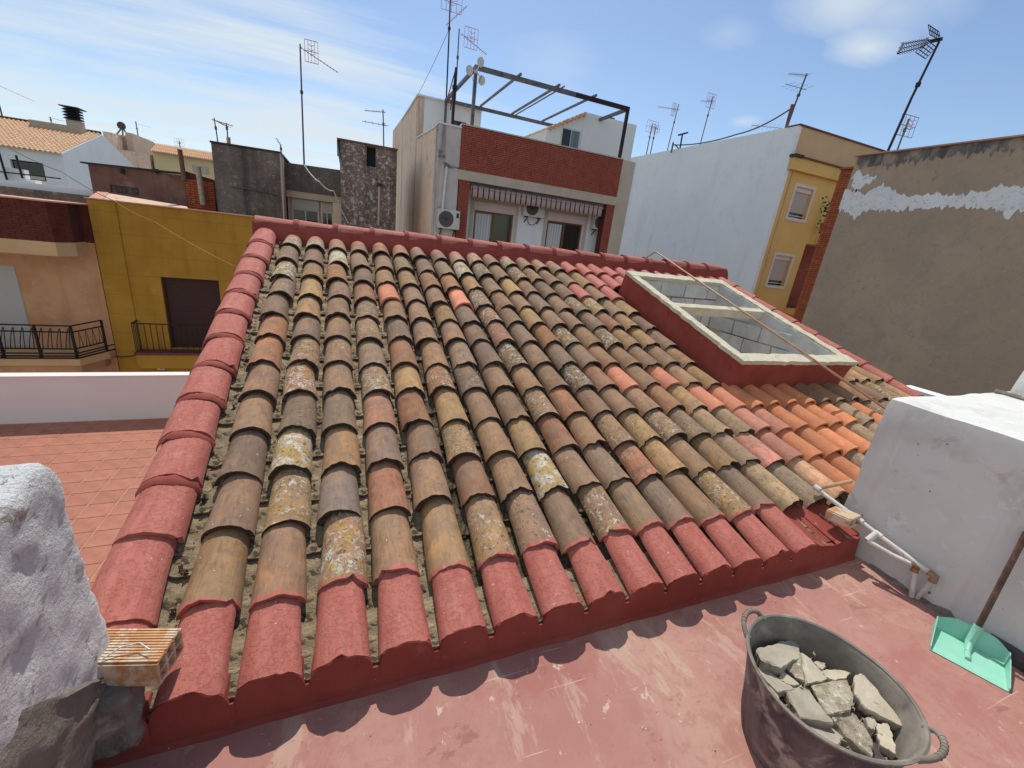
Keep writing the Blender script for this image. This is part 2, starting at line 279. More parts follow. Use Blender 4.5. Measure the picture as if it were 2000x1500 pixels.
MT['mint'] = wm('mint_plastic', (150, 208, 184), (140, 200, 176), 7, [((176, 206, 176), 6, 0.55, 0.7, 0.6), ((186, 140, 104), 14, 0.66, 0.72, 0.6)], rough=0.45, bump=(0.1, 40, 0.002))
MT['handle'] = wm('rusty_brown_handle', (112, 88, 74), (84, 64, 56), 16, [((148, 132, 118), 20, 0.6, 0.68, 0.7)], rough=0.6)
MT['rubber'] = wm('dusty_black_rubber', (110, 96, 98), (82, 70, 76), 6, [((176, 164, 152), 9, 0.48, 0.64, 0.9), ((48, 42, 46), 8, 0.56, 0.68, 0.8)], streak=((140, 128, 122), 7, 0.5, 0.68, 0.6), rough=0.75, bump=(0.3, 50, 0.004))
MT['rubber_in'] = wm('cement_coated_rubber', (142, 134, 122), (120, 112, 102), 7, [((98, 90, 82), 9, 0.55, 0.68, 0.7), ((172, 164, 148), 5, 0.56, 0.7, 0.6)], rough=0.9, bump=(0.4, 50, 0.004))
MT['slab'] = wm('pale_rubble_slab', (196, 184, 160), (180, 168, 146), 12, [((206, 198, 176), 8, 0.55, 0.68, 0.7), ((136, 120, 98), 22, 0.6, 0.68, 0.6)], bump=(0.5, 60, 0.006), rand=0.2)
MT['slabgrey'] = wm('grey_rubble_slab', (176, 166, 148), (156, 146, 130), 12, [((164, 158, 146), 10, 0.55, 0.66, 0.6)], bump=(0.4, 60, 0.005), rand=0.2)
MT['crumb'] = wm('crumbly_mortar', (190, 178, 154), (152, 140, 118), 28, [((214, 208, 190), 34, 0.56, 0.62, 0.9), ((78, 68, 58), 28, 0.58, 0.66, 0.8)], bump=(1.0, 80, 0.012))
MT['redshard'] = wm('red_tile_shard', (168, 104, 90), (150, 88, 76), 14)
MT['roof_pale'] = wm('pale_peach_roof_tile', (214, 178, 142), (196, 156, 122), 5, [((226, 200, 164), 3, 0.52, 0.66, 0.7), ((166, 118, 92), 4, 0.6, 0.7, 0.6)], bump=(0.3, 40, 0.004))
MT['roof_dark'] = wm('roof_tile_gap', (96, 64, 50), (80, 54, 44), 5)
MT['gable'] = wm('white_gable', (232, 233, 230), (226, 228, 226), 0.8, [((212, 217, 216), 1.2, 0.55, 0.7, 0.5)])
MT['beige'] = wm('far_beige', (196, 176, 158), (186, 166, 148), 0.5)
MT['bluegrey'] = wm('far_blue_grey', (146, 150, 172), (140, 144, 166), 0.5)
MT['farcream'] = wm('far_cream', (226, 206, 158), (218, 198, 150), 0.5)
MT['asphalt'] = wm('asphalt', (62, 62, 64), (54, 54, 56), 3)
MT['ground'] = wm('town_ground', (120, 112, 102), (104, 98, 90), 0.1)
MT['pinkcap'] = wm('pink_terracotta_coping', (206, 156, 132), (194, 140, 118), 4)
MT['stain_cope'] = wm('stained_beige_coping', (214, 184, 158), (204, 172, 146), 3, streak=((96, 70, 58), 2.2, 0.56, 0.64, 0.8))
MT['awning'] = stripe_mat('striped_awning', (66, 38, 50), (190, 164, 156), 0.205, 0.22)
MT['curtain'] = stripe_mat('pale_curtain', (176, 178, 182), (204, 205, 206), 0.11, 0.4)
MT['ledge'] = pm('dull_red_ledge', (112, 62, 56), 0.7)
MT['leaf'] = wm('leaf', (52, 74, 46), (38, 58, 36), 20)
MT['cable'] = pm('grey_cable', (190, 186, 182), 0.6)
MT['cable_dark'] = pm('dark_cable', (70, 68, 72), 0.6)
MT['cable_gold'] = pm('tan_cable', (178, 132, 66), 0.6)

# ------------------------------------------------------------------ mesh helpers
class MB:
    def __init__(s): s.v = []; s.f = []
    def add(s, vs, fs):
        b = len(s.v); s.v += [tuple(x) for x in vs]; s.f += [tuple(i + b for i in f) for f in fs]; return s
    def quad(s, a, b, c, d): return s.add([a, b, c, d], [(0, 1, 2, 3)])
    def box(s, x0, x1, y0, y1, z0, z1):
        v = [(x0, y0, z0), (x1, y0, z0), (x1, y1, z0), (x0, y1, z0), (x0, y0, z1), (x1, y0, z1), (x1, y1, z1), (x0, y1, z1)]
        return s.add(v, [(0, 3, 2, 1), (4, 5, 6, 7), (0, 1, 5, 4), (1, 2, 6, 5), (2, 3, 7, 6), (3, 0, 4, 7)])
    def prism(s, poly, ext):
        n = len(poly); ext = Vector(ext); a = [Vector(p) for p in poly]; b = [p + ext for p in a]
        nor = Vector()
        for i in range(n): nor += (a[i] - a[0]).cross(a[(i + 1) % n] - a[0])
        if nor.dot(ext) > 0: a.reverse(); b.reverse()
        fs = [tuple(range(n)), tuple(range(2 * n - 1, n - 1, -1))]
        for i in range(n): j = (i + 1) % n; fs.append((i, i + n, j + n, j))
        return s.add(a + b, fs)
    def tube(s, pts, r, seg=8, cap=True):
        pts = [Vector(p) for p in pts]; rings = []; n = len(pts)
        rr = r if isinstance(r, (list, tuple)) else [r] * n
        t0 = (pts[1] - pts[0]).normalized(); up = Vector((0, 0, 1)) if abs(t0.z) < 0.9 else Vector((1, 0, 0))
        x = t0.cross(up).normalized()
        vs = []
        for i, p in enumerate(pts):
            t = ((pts[min(i + 1, n - 1)] - p).normalized() + (p - pts[max(i - 1, 0)]).normalized()).normalized()
            x = (x - t * x.dot(t)).normalized(); y = t.cross(x)
            for k in range(seg):
                a = 2 * math.pi * k / seg; vs.append(p + (x * math.cos(a) + y * math.sin(a)) * rr[i])
        fs = []
        for i in range(n - 1):
            for k in range(seg):
                k2 = (k + 1) % seg; fs.append((i * seg + k, i * seg + k2, (i + 1) * seg + k2, (i + 1) * seg + k))
        if cap: fs.append(tuple(range(seg - 1, -1, -1))); fs.append(tuple(range((n - 1) * seg, n * seg)))
        return s.add(vs, fs)
    def disc(s, c, nrm, r, thick, seg=20):
        nrm = Vector(nrm).normalized(); c = Vector(c)
        return s.tube([c, c + nrm * thick], r, seg)
    def bar(s, a, b, w, h=None):
        """square section bar from a to b"""
        a, b = Vector(a), Vector(b); t = (b - a).normalized(); h = h or w
        up = Vector((0, 0, 1)) if abs(t.z) < 0.95 else Vector((0, 1, 0))
        x = t.cross(up).normalized() * (w / 2); y = x.cross(t).normalized() * (h / 2)
        vs = [a - x - y, a + x - y, a + x + y, a - x + y, b - x - y, b + x - y, b + x + y, b - x + y]
        return s.add(vs, [(0, 1, 2, 3), (7, 6, 5, 4), (0, 4, 5, 1), (1, 5, 6, 2), (2, 6, 7, 3), (3, 7, 4, 0)])
def mesh(name, mb, smooth=False):
    me = bpy.data.meshes.new(name); me.from_pydata(mb.v, [], mb.f); me.update()
    if smooth:
        me.polygons.foreach_set('use_smooth', [True] * len(me.polygons))
    return me
PINV = {}
def mob(name, me, mat=None, parent=None, mw=None):
    if mat is not None and not me.materials: me.materials.append(MT[mat] if isinstance(mat, str) else mat)
    o = bpy.data.objects.new(name, me); COL.objects.link(o)
    if parent is not None:
        o.parent = parent; o.matrix_parent_inverse = PINV[parent.name]
    if mw is not None: o.matrix_basis = mw
    PINV[o.name] = (mw.inverted() if mw is not None else Matrix())
    return o
def ob(name, mb, mat, parent=None, smooth=False):
    me = mesh(name, mb, False)
    o = mob(name, me, mat, parent)
    if smooth: me.polygons.foreach_set('use_smooth', [True] * len(me.polygons)); me.set_sharp_from_angle(angle=math.radians(40))
    return o
def tag(o, label, cat, group=None, kind=None):
    if label: o['label'] = label
    if cat: o['category'] = cat
    if group: o['group'] = group
    if kind: o['kind'] = kind
    return o
def thing(name, label, cat, loc, group=None):
    o = bpy.data.objects.new(name, None); COL.objects.link(o); o.location = loc; o.empty_display_size = 0.2
    PINV[o.name] = Matrix.Translation(-Vector(loc)); return tag(o, label, cat, group)
def struct(name, mb, mat, smooth=False): return tag(ob(name, mb, mat, None, smooth), None, None, None, 'structure')
def fbm(p, f): return noise.fractal(Vector(p) * f, 0.9, 2.1, 5, noise_basis='PERLIN_ORIGINAL')
def rbox(x0, x1, y0, y1, z0, z1, r=0.02, res=0.05, amp=0.006, freq=6.0, warp=None):
    """box with rounded, uneven, hand-plastered surface"""
    mb = MB(); lo = Vector((x0, y0, z0)); hi = Vector((x1, y1, z1)); idx = {}
    n = [max(2, int(round((hi[i] - lo[i]) / res))) for i in range(3)]
    def vert(i, j, k):
        key = (i, j, k)
        if key in idx: return idx[key]
        p = Vector((lo[a] + (hi[a] - lo[a]) * (i, j, k)[a] / n[a] for a in range(3)))
        q = Vector((min(max(p[a], lo[a] + r), hi[a] - r) for a in range(3))); d = p - q
        if d.length > 1e-9: d.normalize(); p2 = q + d * r; p2 += d * amp * fbm(p, freq)
        else: p2 = p
        if warp: p2 = warp(p2)
        idx[key] = len(mb.v); mb.v.append(tuple(p2)); return idx[key]
    for a in range(3):
        b, c = (a + 1) % 3, (a + 2) % 3
        for side in (0, n[a]):
            for j in range(n[b]):
                for k in range(n[c]):
                    def K(jj, kk):
                        t = [0, 0, 0]; t[a] = side; t[b] = jj; t[c] = kk; return vert(*t)
                    f = (K(j, k), K(j + 1, k), K(j + 1, k + 1), K(j, k + 1))
                    mb.f.append(f if side else f[::-1])
    return mb
def facade(mb, x0, x1, z0, z1, y, d, holes):
    """front wall facing -Y with rectangular openings and their reveals"""
    xs = sorted({x0, x1} | {h[0] for h in holes} | {h[1] for h in holes}); zs = sorted({z0, z1} | {h[2] for h in holes} | {h[3] for h in holes})
    for i in range(len(xs) - 1):
        for j in range(len(zs) - 1):
            xm, zm = (xs[i] + xs[i + 1]) / 2, (zs[j] + zs[j + 1]) / 2
            if any(h[0] < xm < h[1] and h[2] < zm < h[3] for h in holes): continue
            mb.quad((xs[i], y, zs[j]), (xs[i + 1], y, zs[j]), (xs[i + 1], y, zs[j + 1]), (xs[i], y, zs[j + 1]))
    for a, b, c, e in holes:
        mb.quad((a, y, c), (a, y, e), (a, y + d, e), (a, y + d, c)); mb.quad((b, y, c), (b, y + d, c), (b, y + d, e), (b, y, e))
        mb.quad((a, y, e), (b, y, e), (b, y + d, e), (a, y + d, e)); mb.quad((a, y, c), (a, y + d, c), (b, y + d, c), (b, y, c))
    mb.quad((x0, y, z1), (x1, y, z1), (x1, y + d, z1), (x0, y + d, z1))
    mb.quad((x0, y, z0), (x0, y, z1), (x0, y + d, z1), (x0, y + d, z0)); mb.quad((x1, y, z0), (x1, y + d, z0), (x1, y + d, z1), (x1, y, z1))
    return mb
def bricks(mb, x0, x1, z0, z1, y, depth=0.012, L=0.25, H=0.0625, j=0.011, seed=1):
    """real brick faces standing proud of the joint plane at y (facing -Y)"""
    rnd = random.Random(seed); r = 0; z = z0
    while z + H * 0.6 < z1:
        x = x0 - (L / 2 if r % 2 else 0)
        while x < x1:
            a, b = max(x, x0), min(x + L - j, x1)
            if b - a > 0.03: mb.box(a, b, y - depth * rnd.uniform(0.6, 1.2), y + 0.01, z, min(z + H - j, z1))
            x += L
        z += H; r += 1
    return mb

# ------------------------------------------------------------------ tiles
def tile_mesh(name, L=0.42, hw0=0.101, hw1=0.083, rise0=0.095, rise1=0.068, th=0.019, seed=0, chip=0.007, na=14, ny=5, grime_shade=False):
    mb = MB(); A = math.radians(86); rnd = random.Random(seed); sk = rnd.uniform(-.05, .05); bow = rnd.uniform(-.006, .006); notch = [(rnd.uniform(-.9, .9), rnd.uniform(.06, .16), rnd.uniform(.008, .03)) for _ in range(rnd.choice([0, 1, 1, 2]))]; o = Vector((seed * 3.7, seed * 1.3, 0))
    def pt(i, j, inner):
        t = -A + 2 * A * i / na; f = j / ny
        hw, ri = hw0 + (hw1 - hw0) * f, rise0 + (rise1 - rise0) * f
        if inner: hw -= th; ri -= th * 0.9
        x = hw * math.sin(t) / math.sin(A); z = ri * (math.cos(t) - math.cos(A)) / (1 - math.cos(A)) - rise0
        y = L * f
        if j == 0:
            y += chip * (noise.noise(Vector((i * 0.55, 0, 0)) + o) * 1.6 + noise.noise(Vector((i * 1.9, 4, 0)) + o) * .7) + sk * x
            for nc, nw, nd in notch:
                if chip > .0045: y += nd * max(0, 1 - abs(i / na * 2 - 1 - nc) / nw)
        x += bow * math.sin(f * math.pi)
        w = noise.noise(Vector((x * 9, y * 5, 1)) + o) * 0.006 + noise.noise(Vector((x * 30, y * 20, 2)) + o) * 0.002
        return (x, y, z + w)
    W = na + 1
    vs = [pt(i, j, 0) for j in range(ny + 1) for i in range(W)] + [pt(i, j, 1) for j in range(ny + 1) for i in range(W)]
    B = W * (ny + 1); fs = []
    for j in range(ny):
        for i in range(na):
            a = j * W + i; fs.append((a, a + 1, a + W + 1, a + W)); fs.append((B + a, B + a + W, B + a + W + 1, B + a + 1))
        a = j * W; fs.append((a, a + W, B + a + W, B + a)); a = j * W + na; fs.append((a, B + a, B + a + W, a + W))
    for i in range(na):
        fs.append((i, B + i, B + i + 1, i + 1)); a = ny * W + i; fs.append((a, a + 1, B + a + 1, B + a))
    mb.add(vs, fs); me = mesh(name, mb, True); me.set_sharp_from_angle(angle=math.radians(50))
    if grime_shade:  # lower end faces take the colour holding both lip shade and grime
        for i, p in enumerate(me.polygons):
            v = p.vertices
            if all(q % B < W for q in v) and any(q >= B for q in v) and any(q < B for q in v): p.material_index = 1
    return me
def channel_mesh(name, L=0.40, hw=0.078, dep=0.04, th=0.014, seed=0):
    mb = MB(); nx, ny = 6, 4; o = Vector((seed * 2.1, 5, seed)); W = nx + 1
    def pt(i, j, low):
        x = -hw + 2 * hw * i / nx; y = L * j / ny
        z = dep * (x / hw) ** 2 - 0.022 * j / ny + noise.noise(Vector((x * 30, y * 22, 0)) + o) * 0.008
        if j == 0: y += 0.014 * noise.noise(Vector((i * 0.9, 3, 0)) + o)
        return (x, y, z - (th if low else 0))
    vs = [pt(i, j, 0) for j in range(ny + 1) for i in range(W)] + [pt(i, 0, 1) for i in range(W)]
    fs = [(j * W + i, j * W + i + 1, j * W + W + i + 1, j * W + W + i) for j in range(ny) for i in range(nx)]
    B = W * (ny + 1); fs += [(B + i, B + i + 1, i + 1, i) for i in range(nx)]
    mb.add(vs, fs); me = mesh(name, mb, True); me.set_sharp_from_angle(angle=math.radians(50)); return me
AL = 0.28708681; CA, SA = math.cos(AL), math.sin(AL)
PITCH, X0C, Y0, Z0 = 0.2265, -0.47, 1.177, 0.20
ROWS = [0, .284, .634, .94, 1.243, 1.556, 1.88, 2.228, 2.576, 2.924, 3.295, 3.686, 4.10, 4.47]
def rp(x, s, n): return Vector((x, Y0 + s * CA - n * SA, Z0 + s * SA + n * CA))
RN = Vector((0, -SA, CA))
def onroof(u, v, n): return onp(u, v, rp(0, 0, n), RN)
RX = Matrix.Rotation(AL, 4, 'X')
TN = [tile_mesh('roof_tile_%d' % i, seed=i + 1, chip=0.004 + 0.004 * (i % 4), grime_shade=True) for i in range(14)]
TNEW = [tile_mesh('new_tile_%d' % i, seed=i + 61, chip=0.002) for i in range(3)]
TLOW = [tile_mesh('lip_tile_%d' % i, seed=i + 11, chip=0.006) for i in range(5)]
THIGH = [tile_mesh('head_tile_%d' % i, seed=i + 21, chip=0.006, grime_shade=True) for i in range(5)]
TRED = [tile_mesh('red_tile_%d' % i, seed=i + 31, hw0=0.099, hw1=0.082, rise0=0.072, rise1=0.054, chip=0.005) for i in range(5)]
TVER = [tile_mesh('verge_tile_%d' % i, seed=i + 41, hw0=0.120, hw1=0.104, rise0=0.092, rise1=0.070, chip=0.008, th=0.022) for i in range(3)]
TRID = [tile_mesh('ridge_tile_%d' % i, seed=i + 51, hw0=0.108, hw1=0.094, rise0=0.098, rise1=0.082, chip=0.006, th=0.02) for i in range(3)]
CHN = [channel_mesh('channel_%d' % i, seed=i + 1) for i in range(4)]
CHM = [channel_mesh('mossy_channel_%d' % i, seed=i + 9) for i in range(4)]
for ms, k in ((TNEW, 'tile_new'), (CHM, 'moss'), (TN, 'tile'), (TLOW, 'tile_low'), (THIGH, 'tile_high'), (TRED, 'tile_red'), (TVER, 'tile_red'), (TRID, 'tile_red'), (CHN, 'mortar')):
    for me in ms:
        me.materials.append(MT[k])
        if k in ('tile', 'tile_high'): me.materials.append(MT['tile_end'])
# ================================================================== THE SETTING
struct('ground', MB().box(-400, 400, -300, 600, -7.4, -7.0), 'ground')
struct('road', MB().box(-80, 80, 10.1, 15.3, -7.0, -6.9), 'asphalt')
struct('red_terrace_floor', MB().box(-0.95, 3.3, -2.5, 1.5, -0.3, 0.0), 'terrace')
# left terrace with its floor tiles
LTZ = -2.55
lt = struct('tiled_terrace_floor', MB().box(-9.5, -0.95, 0.5, 9.75, LTZ - 0.25, LTZ - 0.006), 'grout')
TS = 0.33; ftm = mesh('floor_tile', MB().box(0.006, TS - 0.006, 0.006, TS - 0.006, -0.02, 0.0)); ftm.materials.append(MT['floor_tile'])
far_ft = MB()
for j in range(27):
    for i in range(25):
        x, y = -1.05 - (i + 1) * TS, 9.72 - (j + 1) * TS
        if y > 2.2 and x > -6.6 and x > -1.2 - y * 0.62: mob('floor_tile', ftm, None, lt, Matrix.Translation((x, y, LTZ + random.uniform(-.0008, .0008))))
        elif y > 0.6: far_ft.box(x + .003, x + TS - .004, y + .003, y + TS - .004, LTZ - .02, LTZ)
tag(ob('unseen_floor_tiles', far_ft, 'floor_tile', lt), None, None, None, 'stuff')
pw = thing('street_parapet', 'smooth white parapet wall along the far edge of the red tiled terrace', 'parapet', (-5, 9.82, LTZ))
ob('wall', MB().box(-9.5, -0.9, 9.75, 9.93, -7, -1.655), 'parapet', pw)
ob('coping', MB().box(-9.5, -0.9, 9.735, 9.945, -1.655, -1.635), 'parapet', pw)
# ================================================================== OUR TILED ROOF
roof = thing('tiled_roof', 'sloping clay tile roof with red painted edges in the foreground', 'roof', (2.6, 1.2, 0.0))
def tm(x, s, n, sy=1.0, yaw=0.0, roll=0.0, pit=0.0): return Matrix.Translation(rp(x, s, n)) @ RX @ Matrix.Rotation(-pit, 4, 'X') @ Matrix.Rotation(yaw, 4, 'Z') @ Matrix.Rotation(roll, 4, 'Y') @ Matrix.Diagonal((1, sy, 1, 1))
PAL = [((142, 114, 94), 26), ((154, 122, 96), 22), ((160, 124, 92), 18), ((174, 138, 94), 15), ((184, 150, 102), 8), ((118, 100, 88), 16), ((162, 110, 82), 10), ((170, 114, 80), 6), ((134, 116, 98), 12)]
pw_ = [w for _, w in PAL]
NEW = (208, 136, 108); NEWO = (200, 130, 92); PNK = (186, 128, 108)
OVR = {(4, 9): NEW, (7, 9): NEW, (12, 5): NEW, (14, 5): NEW, (15, 4): NEW, (16, 4): NEW, (17, 4): NEWO, (18, 4): NEWO, (19, 4): NEWO, (20, 4): NEWO, (16, 3): PNK, (17, 3): PNK, (18, 3): NEWO, (19, 3): NEWO, (20, 3): NEWO, (21, 3): NEWO,
       (16, 1): (214, 168, 134), (16, 2): PNK, (17, 2): NEWO, (18, 2): NEWO, (19, 2): NEWO, (20, 2): NEWO, (17, 1): NEWO, (18, 1): NEWO, (15, 2): (208, 142, 124), (23, 3): NEWO,
       (3, 4): (166, 116, 96), (3, 2): (160, 110, 86), (5, 2): (158, 116, 90), (9, 1): (168, 138, 104), (1, 5): (172, 112, 88), (1, 3): (190, 152, 102), (2, 1): (168, 126, 94), (7, 2): (194, 158, 126),
       (2, 11): (194, 178, 146), (8, 9): (146, 116, 98), (8, 8): (170, 116, 90), (8, 7): (170, 120, 94), (10, 2): (170, 116, 90), (5, 1): (176, 138, 98), (0, 1): (170, 134, 96), (1, 1): (170, 130, 100), (3, 3): (156, 128, 108), (2, 2): (140, 122, 110), (2, 3): (176, 136, 98)}
LICH = {(2, 11): 1.0, (1, 5): 0.8, (1, 3): 0.9, (2, 1): 0.8, (7, 2): 1.0, (5, 1): 0.6, (8, 9): 0.7, (8, 8): 0.7, (8, 7): 0.5, (0, 10): 0.9, (0, 12): 0.8, (1, 12): 0.8, (9, 12): 0.8, (11, 12): 0.8, (8, 11): 0.95, (9, 11): 0.7, (11, 11): 0.7, (5, 5): 0.7, (3, 5): 0.7, (10, 2): 0.5}
NC = 28
CURB = (3.32, 4.91, 2.66, 4.62)
for k in range(NC):
    x = X0C + PITCH * k
    for r in range(13):
        s, e = ROWS[r], ROWS[r + 1]
        incurb = 17 <= k <= 24
        if incurb and 5 <= r <= 10: continue
        if r == 0 and k > 13: continue
        L = e - s + (0.075 if r < 12 else 0.0)
        jx, yaw, roll = random.uniform(-.009, .009), random.uniform(-.032, .032), random.uniform(-.05, .05)
        slip = 0.0
        if random.random() < .06 and r > 1: slip = random.uniform(-.05, .02); yaw *= 2.2; jx *= 1.6
        if r == 0:
            mob('eave_tile', TRED[k % 5], None, roof, tm(x + jx * .5, 0, 0, L / 0.42, yaw * .5)); continue
        redhead = r == 12 and k >= 15 or (r == 11 and k >= 16) or (k, r) in ((14, 10), (16, 10))
        if redhead: me = TRED[(k + r) % 5]
        elif r == 1 and k <= 13: me = TLOW[k % 5]
        elif OVR.get((k, r)) in (NEW, NEWO, PNK): me = TNEW[k % 3]
        elif r == 12: me = THIGH[k % 5]
        else: me = TN[random.randrange(14)]
        o = mob('roof_tile', me, None, roof, tm(x + jx, s + slip + random.uniform(-.018, .018), 0.006 + random.uniform(-.003, .007), L / 0.42, yaw, roll, 0.034))
        c = random.choices([p for p, _ in PAL], pw_)[0]; li = random.random() ** 3 * 0.75
        if k > 13 and r < 4: c = random.choice([(166, 148, 124), (172, 156, 130), (148, 134, 116), (176, 154, 118)]); li = max(li, .35)
        if (k, r) in OVR: c = OVR[(k, r)]; li = 0.0
        li = LICH.get((k, r), li); q = random.uniform(0.90, 1.08); f = .05 if (k, r) in OVR else .30
        c = tuple(v + (w - v) * f for v, w in zip(c, (156, 124, 96)))
        lc = lin(tuple(min(255, v * q) for v in c)); o.color = (lc[0], lc[1], lc[2], li)
# channels of mortared under-tiles between the columns
rest = MB()
for k in range(-1, NC):
    x = X0C + PITCH * (k + 0.5)
    if k == -1: x = -0.605
    for r in range(13):
        s, e = ROWS[r] - 0.13, ROWS[r + 1] - 0.13
        if r == 0: s = -0.006
        if 16 <= k <= 24 and 5 <= r <= 10: continue
        if r == 0 and k > 14: continue
        L = e - s + (0.05 if r < 12 else 0.13)
        M_ = tm(x, s + (random.uniform(-.03, .03) if r else 0), -0.120 if r else -0.088, L / 0.40, random.uniform(-.03, .03))
        me = CHN[random.randrange(4)] if k < 4 or r == 0 else CHM[random.randrange(4)]
        if k < 20: mob('channel_tile', me, None, roof, M_)
        else: rest.add([M_ @ v.co for v in me.vertices], [tuple(p.vertices) for p in me.polygons])
tag(ob('far_channel_tiles', rest, 'moss', roof), None, None, None, 'stuff')
bed = MB()
def slab(x0, x1, s0, s1): bed.quad(rp(x0, s0, -0.17), rp(x1, s0, -0.17), rp(x1, s1, -0.17), rp(x0, s1, -0.17))
slab(-0.86, CURB[0], 0, 4.6); slab(CURB[1], 6.05, 0, 4.6); slab(CURB[0], CURB[1], 0, 1.6); slab(CURB[0], CURB[1], 3.55, 4.6)
ob('mortar_bed', bed, 'moss', roof)
# loose mortar crumbs and moss lying in the channels
cr = MB(); rnd = random.Random(3)
for k in range(-1, 18):
    x = X0C + PITCH * (k + .5) if k >= 0 else -0.605
    for _ in range(46):
        s = rnd.uniform(0.02, 4.4); p = rp(x + rnd.gauss(0, .018), s, -0.108 + rnd.uniform(-.01, .006)); q = rnd.uniform(.004, .012) * (1.5 if k < 0 else 1)
        if CURB[0] - .05 < p.x < CURB[1] and 2.6 < p.y < 4.7: continue
        vs = [p + Vector((rnd.uniform(-q, q), rnd.uniform(-q, q) * 1.4, rnd.uniform(-q, q))) for _ in range(6)]
        cr.add(vs, [(0, 1, 2), (0, 2, 3), (0, 3, 4), (0, 4, 1), (5, 2, 1), (5, 3, 2), (5, 4, 3), (5, 1, 4)])
tag(ob('mortar_crumbs', cr, 'mortar', roof), None, None, None, 'stuff')
# verges
for side, x in ((0, -0.745), (1, X0C + PITCH * NC + 0.0)):
    for r in range(13):
        s, e = ROWS[r], ROWS[r + 1]
        if side == 0 and r == 0: s = 0.16
        if side and r < 1: continue
        mob('verge_tile', TVER[r % 3] if side == 0 else TRED[r % 3], None, roof, tm(x + random.uniform(-.005, .005), s, 0.012 if side == 0 else 0.01, (e - s + 0.08) / 0.42, random.uniform(-.02, .02), random.uniform(-.03, .03)))
# red mortar collars where verge tiles overlap
def collar(mb, M_, hw, ri, w, h):
    A = math.radians(80); n = 10; rn = random.random() * 50
    rows = []
    for j, (yy, off) in enumerate(((-w * .25, 0.002), (w * .1, h), (w * .6, h * .8), (w, -0.004))):
        for i in range(n + 1):
            t = -A + 2 * A * i / n; nz = noise.noise(Vector((i * .7 + rn, j * 1.3, 0)))
            rows.append(M_ @ Vector(((hw + off) * math.sin(t) / math.sin(A), yy + nz * .014, (ri + off + nz * .005) * (math.cos(t) - math.cos(A)) / (1 - math.cos(A)) - ri)))
    mb.add(rows, [(j * 11 + i, j * 11 + i + 1, j * 11 + 12 + i, j * 11 + 11 + i) for j in range(3) for i in range(n)])
for r in range(3, 13):
    mb = MB(); collar(mb, tm(-0.745, ROWS[r] - 0.035, 0.0, 1), 0.116, 0.092, 0.05, 0.010); o = ob('mortar_collar', mb, 'red', roof, True)
# ridge
def ridgez(x): return 1.585 + (x + 0.8) / 6.8 * 0.05
rb = MB(); nseg = 40
for i in range(nseg):
    a, b = -0.86 + 6.9 * i / nseg, -0.86 + 6.9 * (i + 1) / nseg
    ja, jb = noise.noise(Vector((a * 3, 0, 0))) * .012, noise.noise(Vector((b * 3, 0, 0))) * .012
    yb, yt = Y0 + 4.47 * CA + .025, 5.53
    rb.quad((a, yb - .05, 1.27), (b, yb - .05, 1.27), (b, yb + jb, ridgez(b) - .13), (a, yb + ja, ridgez(a) - .13))
    rb.quad((a, yb + ja, ridgez(a) - .13), (b, yb + jb, ridgez(b) - .13), (b, yt, ridgez(b) - .055), (a, yt, ridgez(a) - .055))
    rb.quad((a, yt, ridgez(a) - .055), (b, yt, ridgez(b) - .055), (b, 5.72, ridgez(b) - .055), (a, 5.72, ridgez(a) - .055))
    rb.quad((a, 5.72, ridgez(a) - .055), (b, 5.72, ridgez(b) - .055), (b, 5.74, 1.2), (a, 5.74, 1.2))
ob('ridge_mortar', rb, 'red', roof, True)
nr = 17
for i in range(nr):
    x = -0.84 + i * 0.402
    M_ = Matrix.Translation((x, 5.615 + random.uniform(-.006, .006), ridgez(x) + random.uniform(-.004, .006))) @ Matrix.Rotation(-math.pi / 2, 4, 'Z') @ Matrix.Rotation(random.uniform(-.02, .02), 4, 'X') @ Matrix.Diagonal((1, 0.45 / 0.42, 1, 1))
    mob('ridge_tile', TRID[i % 3], None, roof, M_)
    if i:
        mb = MB(); collar(mb, M_ @ Matrix.Translation((0, -.015, 0.0)), 0.108, 0.098, 0.05, 0.007); ob('mortar_collar', mb, 'red', roof, True)
# back slope down to the street
bk = MB(); nx = 28 * 6
prof = []
for i in range(nx + 1):
    x = -0.86 + 6.9 * i / nx; ph = ((x - X0C) / PITCH) % 1.0; d = min(ph, 1 - ph) * PITCH
    prof.append((x, 0.07 * math.sqrt(max(0, 1 - (d / 0.093) ** 2)) if d < 0.093 else 0))
for (x1, h1), (x2, h2) in zip(prof, prof[1:]):
    bk.quad((x1, 5.72, 1.40 + h1), (x2, 5.72, 1.40 + h2), (x2, 9.8, 0.15 + h2), (x1, 9.8, 0.15 + h1))
ob('back_slope_tiles', bk, MT['roof_dark'], roof, True)
# walls of the house below the roof
hw_ = MB()
hw_.prism([(-0.85, 1.3, 0.09), (-0.85, 5.6, 1.38), (-0.85, 9.7, 0.1), (-0.85, 9.7, -7), (-0.85, 1.3, -7)], (0.04, 0, 0))
hw_.prism([(6.02, 1.3, 0.05), (6.02, 5.6, 1.36), (6.02, 9.7, 0.1), (6.02, 9.7, -7), (6.02, 1.3, -7)], (0.05, 0, 0))
hw_.box(-0.86, 6.02, 9.6, 9.72, -7, 0.1)
ob('house_wall', hw_, 'parapet', roof)
